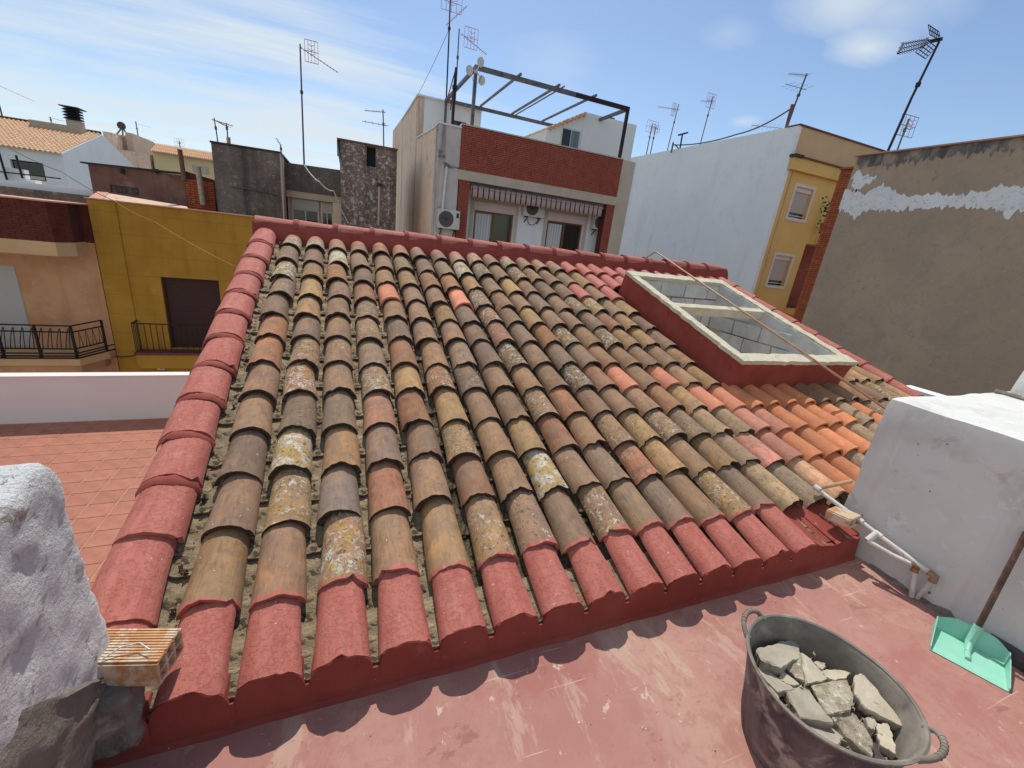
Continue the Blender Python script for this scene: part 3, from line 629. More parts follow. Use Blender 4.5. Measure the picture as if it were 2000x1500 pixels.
# eave fascia: red mortar closing the tile ends down to the terrace
fa = MB(); n_ = 0; xs = [-0.95 + i * 0.0113 for i in range(int((2.99 + 0.95) / 0.0113))]
rowsf = []
for x in xs:
    ph = ((x - X0C) / PITCH + 0.5) % 1.0 - 0.5; d = abs(ph) * PITCH; kk = round((x - X0C) / PITCH)
    if 0 <= kk <= 13 and d < 0.097: top = -0.074 + 0.070 * (math.sqrt(max(0, 1 - (d / 0.099) ** 2)))
    elif x < -0.58 or kk > 13: top = -0.05 - 0.02 * noise.noise(Vector((x * 9, 0, 0)))
    else: top = -0.098
    w = noise.noise(Vector((x * 6, 2, 0))) * .006
    zt_ = rp(x, 0.004, top - 0.004).z
    p0 = rp(x, 0.07, top - 0.03); p1 = Vector((x, Y0 + .006 + .3 * w, zt_)); p2 = Vector((x, Y0 - .002 + w, max(0.04, zt_ * 0.55))); p3 = Vector((x, Y0 - .008 + w, 0.018)); p4 = Vector((x, Y0 - .020 + w * 1.5, -0.002))
    rowsf.append((p0, p1, p2, p3, p4))
for a, b in zip(rowsf, rowsf[1:]):
    for j in range(4): fa.quad(a[j], a[j + 1], b[j + 1], b[j])
ob('eave_fascia', fa, 'red', roof, True)
rm = MB(); rm.prism([rp(2.60, 0.02, -0.06), rp(3.02, 0.02, -0.06), rp(3.02, 0.33, -0.085), rp(2.60, 0.33, -0.085)], (0, 0, -0.08)); ob('red_mortar_patch', rm, 'red', roof)
# ------------------------------------------------------------------ skylight curb
cx0, cx1, cy0, cy1 = CURB
def ss(y): return (y - Y0) / CA
sky_ = thing('roof_skylight', 'open skylight with dark red sides and raw cream rim set in the tile roof', 'skylight', (4.2, 3.6, 0.9))
HT = 0.215
def rough_strip(name, mat, a, b, w, h0, h1, parent, nseg=24, amp=.012, seed=0):
    """long mortared bar on the roof from a to b (x, s), width w, between roof heights h0..h1, ragged edges"""
    mb = MB(); a, b = Vector(a), Vector(b); t = (b - a); n = Vector((-t.y, t.x)).normalized() * w / 2; rows = []
    for i in range(nseg + 1):
        p = a + t * i / nseg; e = [noise.noise(Vector((i * .55, j * 3.1, seed))) * amp for j in range(4)]
        q1 = p - n * (1 + e[0] / w * 2); q2 = p + n * (1 + e[1] / w * 2)
        rows.append([rp(q1.x, q1.y, h0), rp(q1.x, q1.y, h1 - abs(e[2]) * .5), rp(q2.x, q2.y, h1 - abs(e[3]) * .5), rp(q2.x, q2.y, h0)])
    for r0, r1 in zip(rows, rows[1:]):
        for j in range(4): mb.quad(r0[j], r1[j], r1[(j + 1) % 4], r0[(j + 1) % 4])
    mb.quad(*rows[0]); mb.quad(*rows[-1][::-1])
    return ob(name, mb, mat, parent)
s0, s1 = ss(cy0) , ss(cy1)
def cwall(x0, x1, sa, sb):
    mb = MB(); P8 = [rp(x0, sa, -.14), rp(x1, sa, -.14), rp(x1, sb, -.14), rp(x0, sb, -.14), rp(x0, sa, HT), rp(x1, sa, HT), rp(x1, sb, HT), rp(x0, sb, HT)]
    return mb.add(P8, [(0, 3, 2, 1), (4, 5, 6, 7), (0, 1, 5, 4), (1, 2, 6, 5), (2, 3, 7, 6), (3, 0, 4, 7)])
TW = 0.10
ob('curb_wall', cwall(cx0, cx1, s0, s0 + TW), 'red', sky_); ob('curb_wall', cwall(cx0, cx1, s1 - TW, s1), 'red', sky_)
ob('curb_wall', cwall(cx0, cx0 + TW, s0 + TW, s1 - TW), 'red', sky_); ob('curb_wall', cwall(cx1 - TW, cx1, s0 + TW, s1 - TW), 'red', sky_)
RT = HT + 0.03
rough_strip('rim', 'rim', (cx0 - .012, s0 + .06), (cx1 + .012, s0 + .05), 0.13, HT - .012, RT, sky_, 30, .02, 1)
rough_strip('rim', 'rim', (cx0 - .012, s1 - .07), (cx1 + .012, s1 - .06), 0.135, HT - .012, RT - .003, sky_, 30, .02, 2)
rough_strip('rim', 'rim', (cx0 + .036, s0 + .11), (cx0 + .036, s1 - .12), 0.10, HT - .014, RT - .006, sky_, 34, .02, 3)
rough_strip('rim', 'rim', (cx1 - .042, s0 + .11), (cx1 - .042, s1 - .12), 0.112, HT - .014, RT - .006, sky_, 34, .03, 4)
scb = s0 + (s1 - s0) * 0.575
rough_strip('crossbar', 'rim', (cx0 + .08, scb), (cx1 - .10, scb), 0.09, HT - .10, RT - .03, sky_, 18, .012, 5)
ix0, ix1, iy0, iy1 = cx0 + .115, cx1 - .135, Y0 + (s0 + .135) * CA, Y0 + (s1 - .175) * CA
# shaft: back plaster walls, painted blocks on the two sides that show, floor
for (xa_, xb_, sa_, sb_) in ((cx0 + TW + .012, cx1 - TW - .012, s0 + TW + .002, s0 + TW + .012), (cx0 + TW + .012, cx1 - TW - .012, s1 - TW - .012, s1 - TW - .002), (cx0 + TW + .002, cx0 + TW + .010, s0 + TW, s1 - TW), (cx1 - TW - .010, cx1 - TW - .002, s0 + TW, s1 - TW)):
    P8 = [rp(xa_, sa_, -.15), rp(xb_, sa_, -.15), rp(xb_, sb_, -.15), rp(xa_, sb_, -.15), rp(xa_, sa_, HT), rp(xb_, sa_, HT), rp(xb_, sb_, HT), rp(xa_, sb_, HT)]
    ob('curb_lining', MB().add(P8, [(0, 3, 2, 1), (4, 5, 6, 7), (0, 1, 5, 4), (1, 2, 6, 5), (2, 3, 7, 6), (3, 0, 4, 7)]), 'block', sky_)
sh = MB(); zb = -0.35
zt0, zt1 = rp(0, s0 + .1, HT).z - .02, rp(0, s1 - .1, HT).z - .02
sh.quad((ix0, iy1 + .055, zb), (ix1 + .055, iy1 + .055, zb), (ix1 + .055, iy1 + .055, zt1), (ix0, iy1 + .055, zt1))
sh.quad((ix1 + .055, iy0 - .1, zb), (ix1 + .055, iy1 + .055, zb), (ix1 + .055, iy1 + .055, zt1), (ix1 + .055, iy0 - .1, zt0))
sh.quad((ix0 - .01, iy0 - .1, zb), (ix0 - .01, iy1 + .055, zb), (ix0 - .01, iy1 + .055, zt1), (ix0 - .01, iy0 - .1, zt0))
sh.quad((ix0 - .01, iy0 - .02, zb), (ix1 + .055, iy0 - .02, zb), (ix1 + .055, iy0 - .02, zt0), (ix0 - .01, iy0 - .02, zt0))
ob('shaft_wall', sh, 'tan', sky_)
ob('shaft_floor', MB().box(ix0 - .02, ix1 + .07, iy0 - .1, iy1 + .07, zb - .05, zb), 'partywall', sky_)
BH, BL = 0.19, 0.40
for r in range(8):
    z = zt1 - .0 - (r + 1) * BH
    if z < zb: break
    x = ix0 - (BL / 2 if r % 2 else 0)
    while x < ix1:
        a, b = max(ix0, x), min(ix1 + .03, x + BL - .014)
        if b - a > .05: ob('block', rbox(a, b, iy1 + random.uniform(-.004, .006), iy1 + .05, z, z + BH - .014, .008, .06, .004, 12), 'block', sky_)
        x += BL
    y = iy1 - .02 - (BL / 2 if r % 2 else 0)
    while y > iy0:
        a, b = max(iy0, y - BL + .014), min(iy1 - .01, y); top = zt0 + (zt1 - zt0) * ((a + b) / 2 - iy0) / (iy1 - iy0) - .05
        if b - a > .05 and z + BH < top + .03: ob('block', rbox(ix1 + random.uniform(-.004, .006), ix1 + .05, a, b, z, z + BH - .012, .008, .06, .004, 12), 'block', sky_)
        y -= BL
# ------------------------------------------------------------------ tan gas pipe over the ridge and skylight
pa = ony(1262, 503, 5.75); pb = ony(1283, 493, 5.50)
pc = onp(1430, 600, rp(0, s1, RT + .02), RN); pd = onp(1622, 727, rp(0, s0, RT + .02), RN)
pipe = thing('gas_pipe', 'thin tan pipe running from the roof ridge down over the skylight', 'pipe', (4.9, 5.5, 1.6))
sP = onroof(1728, 797, .02); e2 = onroof(1790, 842, .02)
ob('pipe_run', MB().tube([pa + Vector((0, .35, -.12)), pa, pb + Vector((-.02, .02, 0)), pb, onp(1395, 570, rp(0, s1, RT + .02), RN), onp(1600, 710, rp(0, s0, RT + .016), RN), onp(1625, 727, rp(0, s0, RT - .01), RN), sP, e2], 0.0115, 10), 'copper', pipe, True)
# ================================================================== RIGHT: whitewashed block with chimney, pipes, dustpan
XW, YW, ZW = 3.015, 1.36, 1.025
wb = thing('white_masonry_block', 'thick whitewashed parapet block with bright top at the right of the terrace', 'parapet', (3.8, 0.0, 0.0))
ob('block_body', rbox(XW, 6.3, -1.6, YW, -0.3, ZW, 0.03, 0.07, 0.010, 4.0), 'whitewash', wb, True)
ch = thing('white_chimney', 'whitewashed chimney shaft standing on the white block at the right edge', 'chimney', (4.9, 0.9, ZW))
def chw(p):
    f = max(0.0, (p.z - ZW)); return Vector((p.x + max(0, (4.9 - p.x)) * min(1, f * 1.2) * .55, p.y, p.z))
ob('shaft', rbox(4.25, 5.6, -0.6, 1.30, ZW - .01, 2.7, 0.03, 0.06, 0.012, 5, chw), 'whitewash', ch, True)
ob('mortar_skirt', MB().tube([(4.22, 1.34, ZW + .012), (4.19, .9, ZW + .014), (4.16, .4, ZW + .012), (4.15, -.4, ZW + .012)], .016, 6), 'stubgrey', ch, True)
# grimy fillet along the foot of the block
ff = MB(); prev = None
for i in range(60):
    y = 1.1 - i * 0.035; w = 0.02 + .03 * abs(noise.noise(Vector((y * 7, 3, 0)))); h = .008 + .03 * abs(noise.noise(Vector((y * 9, 8, 1))))
    cur = [Vector((XW - w, y, 0.001)), Vector((XW - w * .5, y, h * .7)), Vector((XW + .004, y, h * 1.6))]
    if prev:
        for j in range(2): ff.quad(prev[j], cur[j], cur[j + 1], prev[j + 1])
    prev = cur
ob('foot_fillet', ff, 'stubgrey', wb, True)
wp1 = thing('water_pipe', 'scuffed white water pipe with tan end running from the tiles down the white block', 'pipe', (2.9, 1.2, 0.2))
P_ = [onroof(1662, 940, .05), onroof(1625, 948, .045), onroof(1596, 954, .045)]
ob('tan_end', MB().tube(P_, 0.013, 10), 'copper', wp1, True)
W1 = [P_[2], onx(1610, 966, 2.9), onx(1678, 1016, 2.93), onx(1714, 1044, 2.945), onx(1826, 1126, 2.96)]
ob('pipe_run', MB().tube(W1, 0.014, 10), 'pvc', wp1, True)
for p in (W1[0], W1[2], W1[3]): ob('fitting', MB().tube([p + (W1[4] - W1[2]).normalized() * -.02, p + (W1[4] - W1[2]).normalized() * .02], 0.019, 10), 'pvc', wp1, True)
ob('elbow', MB().tube([W1[4] - (W1[4] - W1[2]).normalized() * .03, W1[4], W1[4] + Vector((0.0, .0, -.035))], 0.02, 10), 'brass', wp1, True)
ob('down_pipe', MB().tube([W1[4] + Vector((0, 0, -.02)), Vector((2.985, .845, .005))], 0.0125, 10), 'pvc', wp1, True)
wp2 = thing('branch_water_pipe', 'short white branch pipe turning down beside the longer one', 'pipe', (2.9, 1.1, 0.2))
W2 = [onx(1712, 1042, 2.93), onx(1694, 1056, 2.88), onx(1742, 1084, 2.92), onx(1790, 1106, 2.95)]
ob('pipe_run', MB().tube(W2[1:], 0.0135, 10), 'pvc', wp2, True); ob('tee', MB().tube(W2[:2], 0.018, 10), 'pvc', wp2, True)
ob('elbow', MB().tube([W2[3] - Vector((0, -.02, -.004)), W2[3], W2[3] - Vector((0, 0, .035))], 0.019, 10), 'brass', wp2, True)
ob('down_pipe', MB().tube([W2[3] - Vector((0, 0, .02)), Vector((2.965, .86, .005))], 0.0125, 10), 'pvc', wp2, True)
hb = thing('small_hollow_brick', 'small tan hollow brick lying by the white pipe at the end of the eave', 'brick', (2.86, 1.26, .24))
def hollow(loc, rot, lx, ly, lz, nx_, nz_, mat, parent):
    """hollow clay brick, open cells running along local x"""
    mb = MB(); w = .009
    M_ = Matrix.Translation(loc) @ rot
    def bx(x0, x1, y0, y1, z0, z1):
        t = MB().box(x0, x1, y0, y1, z0, z1); mb.add([M_ @ Vector(v) for v in t.v], t.f)
    cy, cz = ly / nx_, lz / nz_
    for i in range(nx_ + 1): y = -ly / 2 + i * cy; bx(-lx / 2, lx / 2, y - w / 2, y + w / 2, -lz / 2, lz / 2)
    for j in range(nz_ + 1):
        z = -lz / 2 + j * cz
        for i in range(nx_): bx(-lx / 2 + .0007, lx / 2 - .0007, -ly / 2 + i * cy + w / 2, -ly / 2 + (i + 1) * cy - w / 2, z - w / 2, z + w / 2)
    nrib = 12
    for i in range(nrib):
        y = -ly / 2 + (i + .5) * ly / nrib; bx(-lx / 2 + .002, lx / 2 - .002, y - ly / nrib * .3, y + ly / nrib * .3, lz / 2 + w / 2, lz / 2 + w / 2 + .003)
    return ob('brick_body', mb, mat, parent)
hollow((2.87, 1.265, .262), Matrix.Rotation(.12, 4, 'Z') @ Matrix.Rotation(math.pi / 2, 4, 'Z') @ Matrix.Rotation(.1, 4, 'Y'), 0.13, 0.13, 0.05, 2, 1, 'orange_brick', hb)
# dustpan leaning on the block
A_, B_ = Vector((2.63, .62, 0)), Vector((2.73, .38, 0)); wd = (B_ - A_).normalized(); dd = Vector((-wd.y, wd.x, 0)); c0 = (A_ + B_) / 2
DM = Matrix((wd, dd, Vector((0, 0, 1)))).transposed().to_4x4(); DM.translation = c0
dp = thing('dustpan', 'mint green plastic dustpan with brown stick handle leaning on the white block', 'dustpan', tuple(c0))
hwid, dep, ht, th = .13, .21, .105, .003
def loc_ob(name, mb, mat, parent, smooth=True):
    mb.v = [tuple(DM @ Vector(v)) for v in mb.v]; return ob(name, mb, mat, parent, smooth)
mb = MB(); NX, NY = 12, 8
for side in (0, 1):
    o_ = len(mb.v)
    for j in range(NY + 1):
        for i in range(NX + 1):
            x = -hwid + 2 * hwid * i / NX; y = dep * j / NY; mb.v.append((x * (1 - .04 * (j / NY)), y, .004 + .008 * (j / NY) - (.003 if side else 0)))
    for j in range(NY):
        for i in range(NX):
            a = o_ + j * 13 + i; f = (a, a + 1, a + 14, a + 13); mb.f.append(f if not side else f[::-1])
loc_ob('pan_floor', mb, 'mint', dp)
mb = MB()     # back wall: rounded top, leaning back
for side in (0, 1):
    o_ = len(mb.v)
    for j in range(7):
        for i in range(17):
            u = -1 + 2 * i / 16; x = u * hwid * .96; top = ht * (1 - .30 * max(0, abs(u) - .55) / .45 - .06 * u * u); z = .010 + (top - .010) * j / 6
            mb.v.append((x, dep - .004 + .018 * (j / 6) + (.0035 if side else 0) - .02 * max(0, abs(u) - .8) * 2, z))
    for j in range(6):
        for i in range(16):
            a = o_ + j * 17 + i; f = (a, a + 1, a + 18, a + 17); mb.f.append(f if not side else f[::-1])
loc_ob('back_wall', mb, 'mint', dp)
for sg in (-1, 1):
    mb = MB(); mb.prism([(sg * hwid * .985, 0.0, .003), (sg * hwid * .955, dep, .010), (sg * hwid * .965, dep + .01, ht * .66), (sg * hwid * .98, dep * .75, ht * .55), (sg * hwid * 1.0, .01, .020)], (sg * .004, 0, 0)); loc_ob('side_wall', mb, 'mint', dp, False)
loc_ob('handle_socket', MB().tube([(0.0, dep - .075, .012), (0, dep - .02, .03), (0.005, dep + .008, .12)], [.012, .017, .020], 12), 'mint', dp)
loc_ob('rib', MB().tube([(0, dep * .36, .010), (0, dep * .62, .012)], .011, 10), 'mint', dp)
hp0 = DM @ Vector((0.004, dep + .002, .085)); hp1 = Vector((2.992, .628, .62))
ob('stick_handle', MB().tube([hp0, hp1], .0125, 12), 'handle', dp, True)
pl = tag(ob('old_plank', rbox(2.952, 3.004, -0.6, .56, 0.002, .07, .008, .03, .006, 14), 'oldplank', None, True), 'dark weathered plank lying along the foot of the white block behind the dustpan', 'plank')
# ------------------------------------------------------------------ rubble tub
TC = Vector((1.543, .532, 0)); tub = thing('rubble_tub', 'dusty black rubber builder tub with two rim handles on the terrace', 'tub', tuple(TC))
hax = Vector((-.32, .95, 0)).normalized(); hay = Vector((-hax.y, hax.x, 0))
def tubp(a, r, z, rz=0):
    k = 0.98 + .03 * (math.cos(a) ** 2) * (z / .34); return TC + hax * (r * k * math.cos(a)) + hay * (r * math.sin(a)) + Vector((0, 0, z + rz * math.cos(a) ** 2))
profO = [(.0, .004), (.175, .002), (.192, .012), (.205, .07), (.218, .15), (.231, .23), (.243, .30), (.250, .335), (.254, .342)]
profI = [(.254, .346), (.247, .342), (.240, .325), (.224, .23), (.210, .15), (.196, .07), (.182, .02), (.0, .018)]
def lathe(prof, name, mat, seg=56):
    mb = MB()
    for r, z in prof:
        for k in range(seg):
            a = 2 * math.pi * k / seg; w = 1 + .006 * noise.noise(Vector((math.cos(a) * 2, math.sin(a) * 2, z * 6))); mb.v.append(tuple(tubp(a, r * w, z, .012 * z / .34)))
    for j in range(len(prof) - 1):
        for k in range(seg):
            k2 = (k + 1) % seg; mb.f.append((j * seg + k, j * seg + k2, (j + 1) * seg + k2, (j + 1) * seg + k))
    return ob(name, mb, mat, tub, True)
lathe(profO, 'outer_wall', 'rubber'); lathe(profI, 'inner_wall', 'rubber_in')
lathe([(.250, .336), (.258, .338), (.259, .346), (.252, .349), (.246, .345)], 'rim', 'rubber_in')
for sg in (0, math.pi):
    pts = []
    for i in range(13):
        t = -1 + 2 * i / 12; a = sg + t * .30; out = .042 * (1 - t * t) ** .5 if abs(t) < 1 else 0
        pts.append(tubp(a, .250 + out * .75, .335 + out * .75, .012))
    ob('handle', MB().tube(pts, [.012] + [.0085] * 11 + [.012], 10), 'rubber_in', tub, True)
    for i in range(3, 10): ob('handle_rib', MB().tube([pts[i] - (pts[i + 1] - pts[i]) * .1, pts[i] + (pts[i + 1] - pts[i]) * .12], .0100, 10), 'rubber_in', tub, True)
RUB = [  # pixel outline in an enlarged crop, height, tilt, thickness, material, name, label
 ([(290,622),(400,600),(490,567),(568,572),(605,600),(615,690),(560,705),(475,765),(330,700)], .215, (.15,.1), .05, 'slabgrey', 'stone_slab', 'large grey broken slab at the back left of the rubble tub'),
 ([(500,745),(560,690),(612,650),(645,860),(560,822)], .205, (-.2,.1), .03, 'crumb', 'mortar_chunk', 'tan crumbly wedge under the large grey slab in the tub'),
 ([(622,648),(720,740),(822,850),(655,885)], .222, (.05,-.1), .025, 'slab', 'stone_shard', 'pale triangular shard in the middle of the tub rubble'),
 ([(770,785),(860,775),(985,800),(960,830),(870,856),(800,832)], .205, (.1,0), .025, 'slab', 'stone_shard', 'pale flat shard behind the crumbly square piece in the tub'),
 ([(690,885),(955,850),(985,930),(1000,965),(985,1080),(810,1105)], .222, (0,.06), .045, 'crumb', 'mortar_slab', 'large crumbly square mortar piece in the centre of the tub'),
 ([(1020,812),(1080,812),(1240,1010),(1395,1215),(1270,1150),(1090,1060),(1010,940)], .225, (-.1,-.12), .04, 'slab', 'stone_slab', 'long pale pointed slab along the right side of the tub'),
 ([(510,930),(580,905),(660,900),(790,1090),(860,1170),(610,1130)], .215, (.1,.12), .04, 'slabgrey', 'stone_slab', 'grey dusty slab at the front left of the tub rubble'),
 ([(285,768),(330,763),(570,915),(445,945)], .21, (.05,.1), .03, 'slabgrey', 'ribbed_tile_shard', 'ribbed dark grey tile shard against the left wall of the tub'),
 ([(372,905),(412,898),(468,1025),(440,1003)], .205, (0,0), .02, 'slab', 'stone_chip', 'small white chip against the left wall of the tub'),
 ([(830,1110),(990,1085),(1090,1200),(1140,1290),(1145,1425),(960,1270)], .208, (.05,-.05), .05, 'crumb', 'mortar_chunk', 'crumbly speckled mortar lump in the front of the tub'),
 ([(1160,1180),(1250,1165),(1290,1280),(1315,1395),(1200,1330)], .21, (-.15,.1), .045, 'slab', 'stone_slab', 'pale thick slab at the front right of the tub rubble'),
 ([(615,1140),(760,1140),(890,1172),(960,1260),(870,1335),(760,1285)], .195, (.25,.2), .04, 'slabgrey', 'stone_slab', 'dark shaded slab leaning at the front of the tub'),
 ([(975,1350),(1055,1308),(1142,1425),(1110,1455)], .175, (0,.1), .02, 'redshard', 'tile_shard', 'dull red tile shard at the front wall of the tub'),
 ([(1100,1285),(1150,1290),(1275,1440),(1200,1455),(1130,1400)], .18, (.1,0), .02, 'oldplank', 'wood_splinter', 'dark wooden splinter at the front right of the tub'),
 ([(338,770),(412,764),(402,812),(360,805)], .2, (0,.1), .02, 'slab', 'stone_chip', 'small pale chip behind the ribbed tile shard'),
 ([(478,785),(612,890),(540,888),(468,852)], .212, (0,0), .02, 'slab', 'stone_shard', 'narrow pale shard between the grey slabs in the tub'),
 ([(708,720),(802,735),(768,778)], .19, (0,0), .02, 'slab', 'stone_chip', 'small dark triangle chip at the back of the tub'),
 ([(1100,1120),(1165,1130),(1160,1220),(1110,1200)], .21, (0,.1), .03, 'slabgrey', 'stone_chip', 'small grey lump between the long slab and the speckled mortar'),
]
for poly, z, tilt, thk, mt_, nm, lb in RUB:
    z += .062 if 'long pale' in lb or 'pale flat' in lb or 'large grey' in lb else .05
    c = onz(1400 + sum(p[0] for p in poly) / len(poly) / 3.751, 1100 + sum(p[1] for p in poly) / len(poly) / 3.751, z)
    n = Vector((tilt[0], tilt[1], 1)).normalized(); top = [onp(1400 + u / 3.751, 1100 + v / 3.751, c, n) for u, v in poly]
    jr = random.Random(lb); jag = []
    for i in range(len(top)):
        a_, b_ = top[i], top[(i + 1) % len(top)]; e_ = (b_ - a_); pe = e_.cross(n).normalized(); jag.append(a_ + pe * jr.uniform(-.002, .002))
        for f_ in (.22, .41, .60, .82): jag.append(a_.lerp(b_, f_ + jr.uniform(-.06, .06)) - pe * jr.uniform(-.0015, .0055))
    top = jag
    mb = MB(); nP = len(top); inn = [c + (p - c) * jr.uniform(.93, .975) + n * jr.uniform(-.0015, .001) for p in top]; bot = [p - n * thk * jr.uniform(.8, 1.1) + (c - p) * jr.uniform(0, .14) for p in top]
    mid_ = [p - n * jr.uniform(.002, .008) for p in top]
    mb.add(inn + mid_ + bot, [tuple(range(nP))] + [(i, i + nP, (i + 1) % nP + nP, (i + 1) % nP) for i in range(nP)] + [(i + nP, i + 2 * nP, (i + 1) % nP + 2 * nP, (i + 1) % nP + nP) for i in range(nP)] + [tuple(range(3 * nP - 1, 2 * nP - 1, -1))])
    bm = bmesh.new(); me = mesh(nm, mb); bm.from_mesh(me); bmesh.ops.recalc_face_normals(bm, faces=bm.faces); bm.to_mesh(me); bm.free()
    tag(mob(nm, me, mt_), lb, 'rubble', 'rubble in the tub')
fl = MB(); G = 26
for j in range(G + 1):
    for i in range(G + 1):
        x, y = -1 + 2 * i / G, -1 + 2 * j / G; r = math.hypot(x, y); s_ = (max(abs(x), abs(y)) / r if r > 0 else 1) * .214; p = TC + hax * x * s_ * 1.03 + hay * y * s_
        fl.v.append((p.x, p.y, .205 + .018 * noise.noise(Vector((x * 5, y * 5, 0))) + .012 * noise.noise(Vector((x * 14, y * 14, 3)))))
fl.f += [(j * (G + 1) + i, j * (G + 1) + i + 1, (j + 1) * (G + 1) + i + 1, (j + 1) * (G + 1) + i) for j in range(G) for i in range(G)]
rr_ = random.Random(8)
for _ in range(420):
    a_ = rr_.uniform(0, 6.283); r_ = .205 * math.sqrt(rr_.random()); q = rr_.uniform(.003, .013); p = TC + hax * math.cos(a_) * r_ + hay * math.sin(a_) * r_ + Vector((0, 0, .212 + rr_.uniform(0, .045) * (rr_.random() < .55)))
    vs = [p + Vector((rr_.uniform(-q, q), rr_.uniform(-q, q), rr_.uniform(-q, q))) for _ in range(6)]
    fl.add(vs, [(0, 1, 2), (0, 2, 3), (0, 3, 4), (0, 4, 1), (5, 2, 1), (5, 3, 2), (5, 4, 3), (5, 1, 4)])
tag(ob('rubble_fines', fl, 'crumb'), 'loose broken mortar and dust filling the tub under the slabs', 'rubble', None, 'stuff')
gr_ = MB(); rg = random.Random(12)
for _ in range(900):
    x, y = rg.uniform(-.6, 2.98), rg.uniform(-.3, 1.15)
    if (Vector((x, y, 0)) - TC).length < .21: continue
    if rg.random() < .45: x = 2.98 - abs(rg.gauss(0, .12)); y = rg.uniform(.0, 1.1)
    elif rg.random() < .35: y = 1.14 - abs(rg.gauss(0, .05))
    q = rg.uniform(.0012, .0035) * (2.2 if rg.random() < .06 else 1); p = Vector((x, y, q * .6))
    vs = [p + Vector((rg.uniform(-q, q), rg.uniform(-q, q), rg.uniform(-q, q) * .6)) for _ in range(6)]
    gr_.add(vs, [(0, 1, 2), (0, 2, 3), (0, 3, 4), (0, 4, 1), (5, 2, 1), (5, 3, 2), (5, 4, 3), (5, 1, 4)])
tag(ob('floor_grit', gr_, 'crumb'), 'scattered grit and mortar crumbs on the red terrace floor', 'grit', None, 'stuff')
# ================================================================== LEFT: stub wall with orange hollow brick
def stw(p):
    q = Vector(p); f = max(0, q.z - .55); q.x -= f * f * .03 if q.x > -.9 else 0; q.y -= max(0, q.z - .85) ** 2 * .5
    q.x += .010 * fbm(p, 2.4); q.z += .035 * noise.noise(Vector((p.x * 3, p.y * 3, 0))) if q.z > .6 else 0
    if q.z < .28 and q.x > -.8: q.x -= .05 * (1 - q.z / .28)
    return q
st = thing('rough_wall_stub', 'rough flaking whitewashed wall end at the left edge of the photo', 'wall', (-0.9, 0.8, 0.0))
ob('plastered_wall', rbox(-1.15, -0.675, -1.2, 1.315, -0.3, 0.995, 0.045, 0.022, 0.009, 14.0, stw), 'stub', st, True)
def ftw(p):
    q = Vector(p); k = max(0, p.y - .95) * .9 + .06 * noise.noise(Vector((p.y * 7, 3, 0))) + .03 * noise.noise(Vector((p.y * 21, 5, 0)))
    if p.z > .2: q.z -= k * (p.z - .2) / .35
    if p.z < .28: q.x -= .05 * (1 - p.z / .28)
    return q
ob('bare_render_foot', rbox(-0.80, -0.661, -0.6, 1.24, -0.05, .56, 0.02, 0.022, 0.012, 12, ftw), 'stubgrey', st, True)
hb2 = thing('orange_hollow_brick', 'orange ribbed hollow brick mortared into the rough wall end by the first eave tile', 'brick', (-0.62, 1.27, .3))
hollow((-0.625, 1.262, .315), Matrix.Rotation(-.22, 4, 'Z') @ Matrix.Rotation(.05, 4, 'Y'), 0.24, 0.115, 0.085, 3, 2, 'orange_brick', hb2)
ob('mortar_lump', rbox(-0.80, -0.59, 1.15, 1.27, .04, .272, .03, .012, .014, 16), 'stubgrey', hb2, True)
ob('wire_scrap', MB().tube([(-.66, 1.215, .372), (-.62, 1.235, .385), (-.575, 1.235, .388), (-.545, 1.21, .380)], .0022, 6), 'white', hb2, True)
# ================================================================== BUILDINGS ACROSS THE STREET (facades at y = 15.5)
D = 15.5
def cable(name, label, pts, r, mat, sag=0.0, n=14):
    out = []
    for a, b in zip(pts, pts[1:]):
        a, b = Vector(a), Vector(b)
        for i in range(n): t = i / n; out.append(a.lerp(b, t) - Vector((0, 0, sag * 4 * t * (1 - t))))
    out.append(Vector(pts[-1])); return tag(ob(name, MB().tube(out, r, 6), mat, None, True), label, 'cable')
# ---- mustard building
yb = thing('mustard_house', 'mustard yellow house with dark closed roller door and small balcony across the street', 'house', (-3, D, -7))
dx0, dx1, dz0, dz1 = -4.88, -3.44, -2.70, -0.54
mb = MB(); facade(mb, -6.22, 2.2, -7, 1.405, D, .18, [(dx0, dx1, dz0, dz1)]); mb.box(-6.22, 2.2, D + .18, 19.2, -7, 1.0)
mb.box(-6.22, -6.0, D + .18, 19.2, 1.0, 1.405)
ob('wall', mb, 'ochre', yb)
ob('corner_pilaster', MB().box(-6.21, -5.62, D - .03, D, -7, 1.39), 'ochre', yb)
ob('coping', MB().box(-6.26, 2.24, D - .05, D + .22, 1.405, 1.435), 'pinkcap', yb)
sh_ = ob('roller_door', MB().box(dx0, dx1, D + .14, D + .175, dz0, dz1), 'shutter_brown', yb)
ob('guide_rail', MB().box(dx0, dx0 + .05, D + .10, D + .14, dz0, dz1), 'shutter_brown', yb)
ob('balcony_slab', MB().box(-5.62, -2.6, D - .42, D + .0, -3.22, -2.80), 'ochre_plain', yb)
ob('balcony_ledge', MB().box(-5.65, -2.55, D - .45, D - .0, -2.80, -2.73), 'ledge', yb)
bz0, bz1 = -2.73, -1.86
ob('rail', MB().bar((-5.6, D - .40, bz1), (-2.6, D - .40, bz1), .03), 'iron', yb); ob('rail', MB().bar((-5.6, D - .40, bz1), (-5.6, D, bz1), .03), 'iron', yb)
for i in range(22): ob('baluster', MB().bar((-5.6 + i * .142, D - .40, bz0), (-5.6 + i * .142, D - .40, bz1), .016), 'iron', yb)
for i in range(1, 4): ob('baluster', MB().bar((-5.6, D - .40 + i * .1, bz0), (-5.6, D - .40 + i * .1, bz1), .016), 'iron', yb)
ob('lower_band', MB().box(-5.66, 2.2, D - .02, D, -3.9, -3.22), 'ledge' if False else 'ochre', yb)
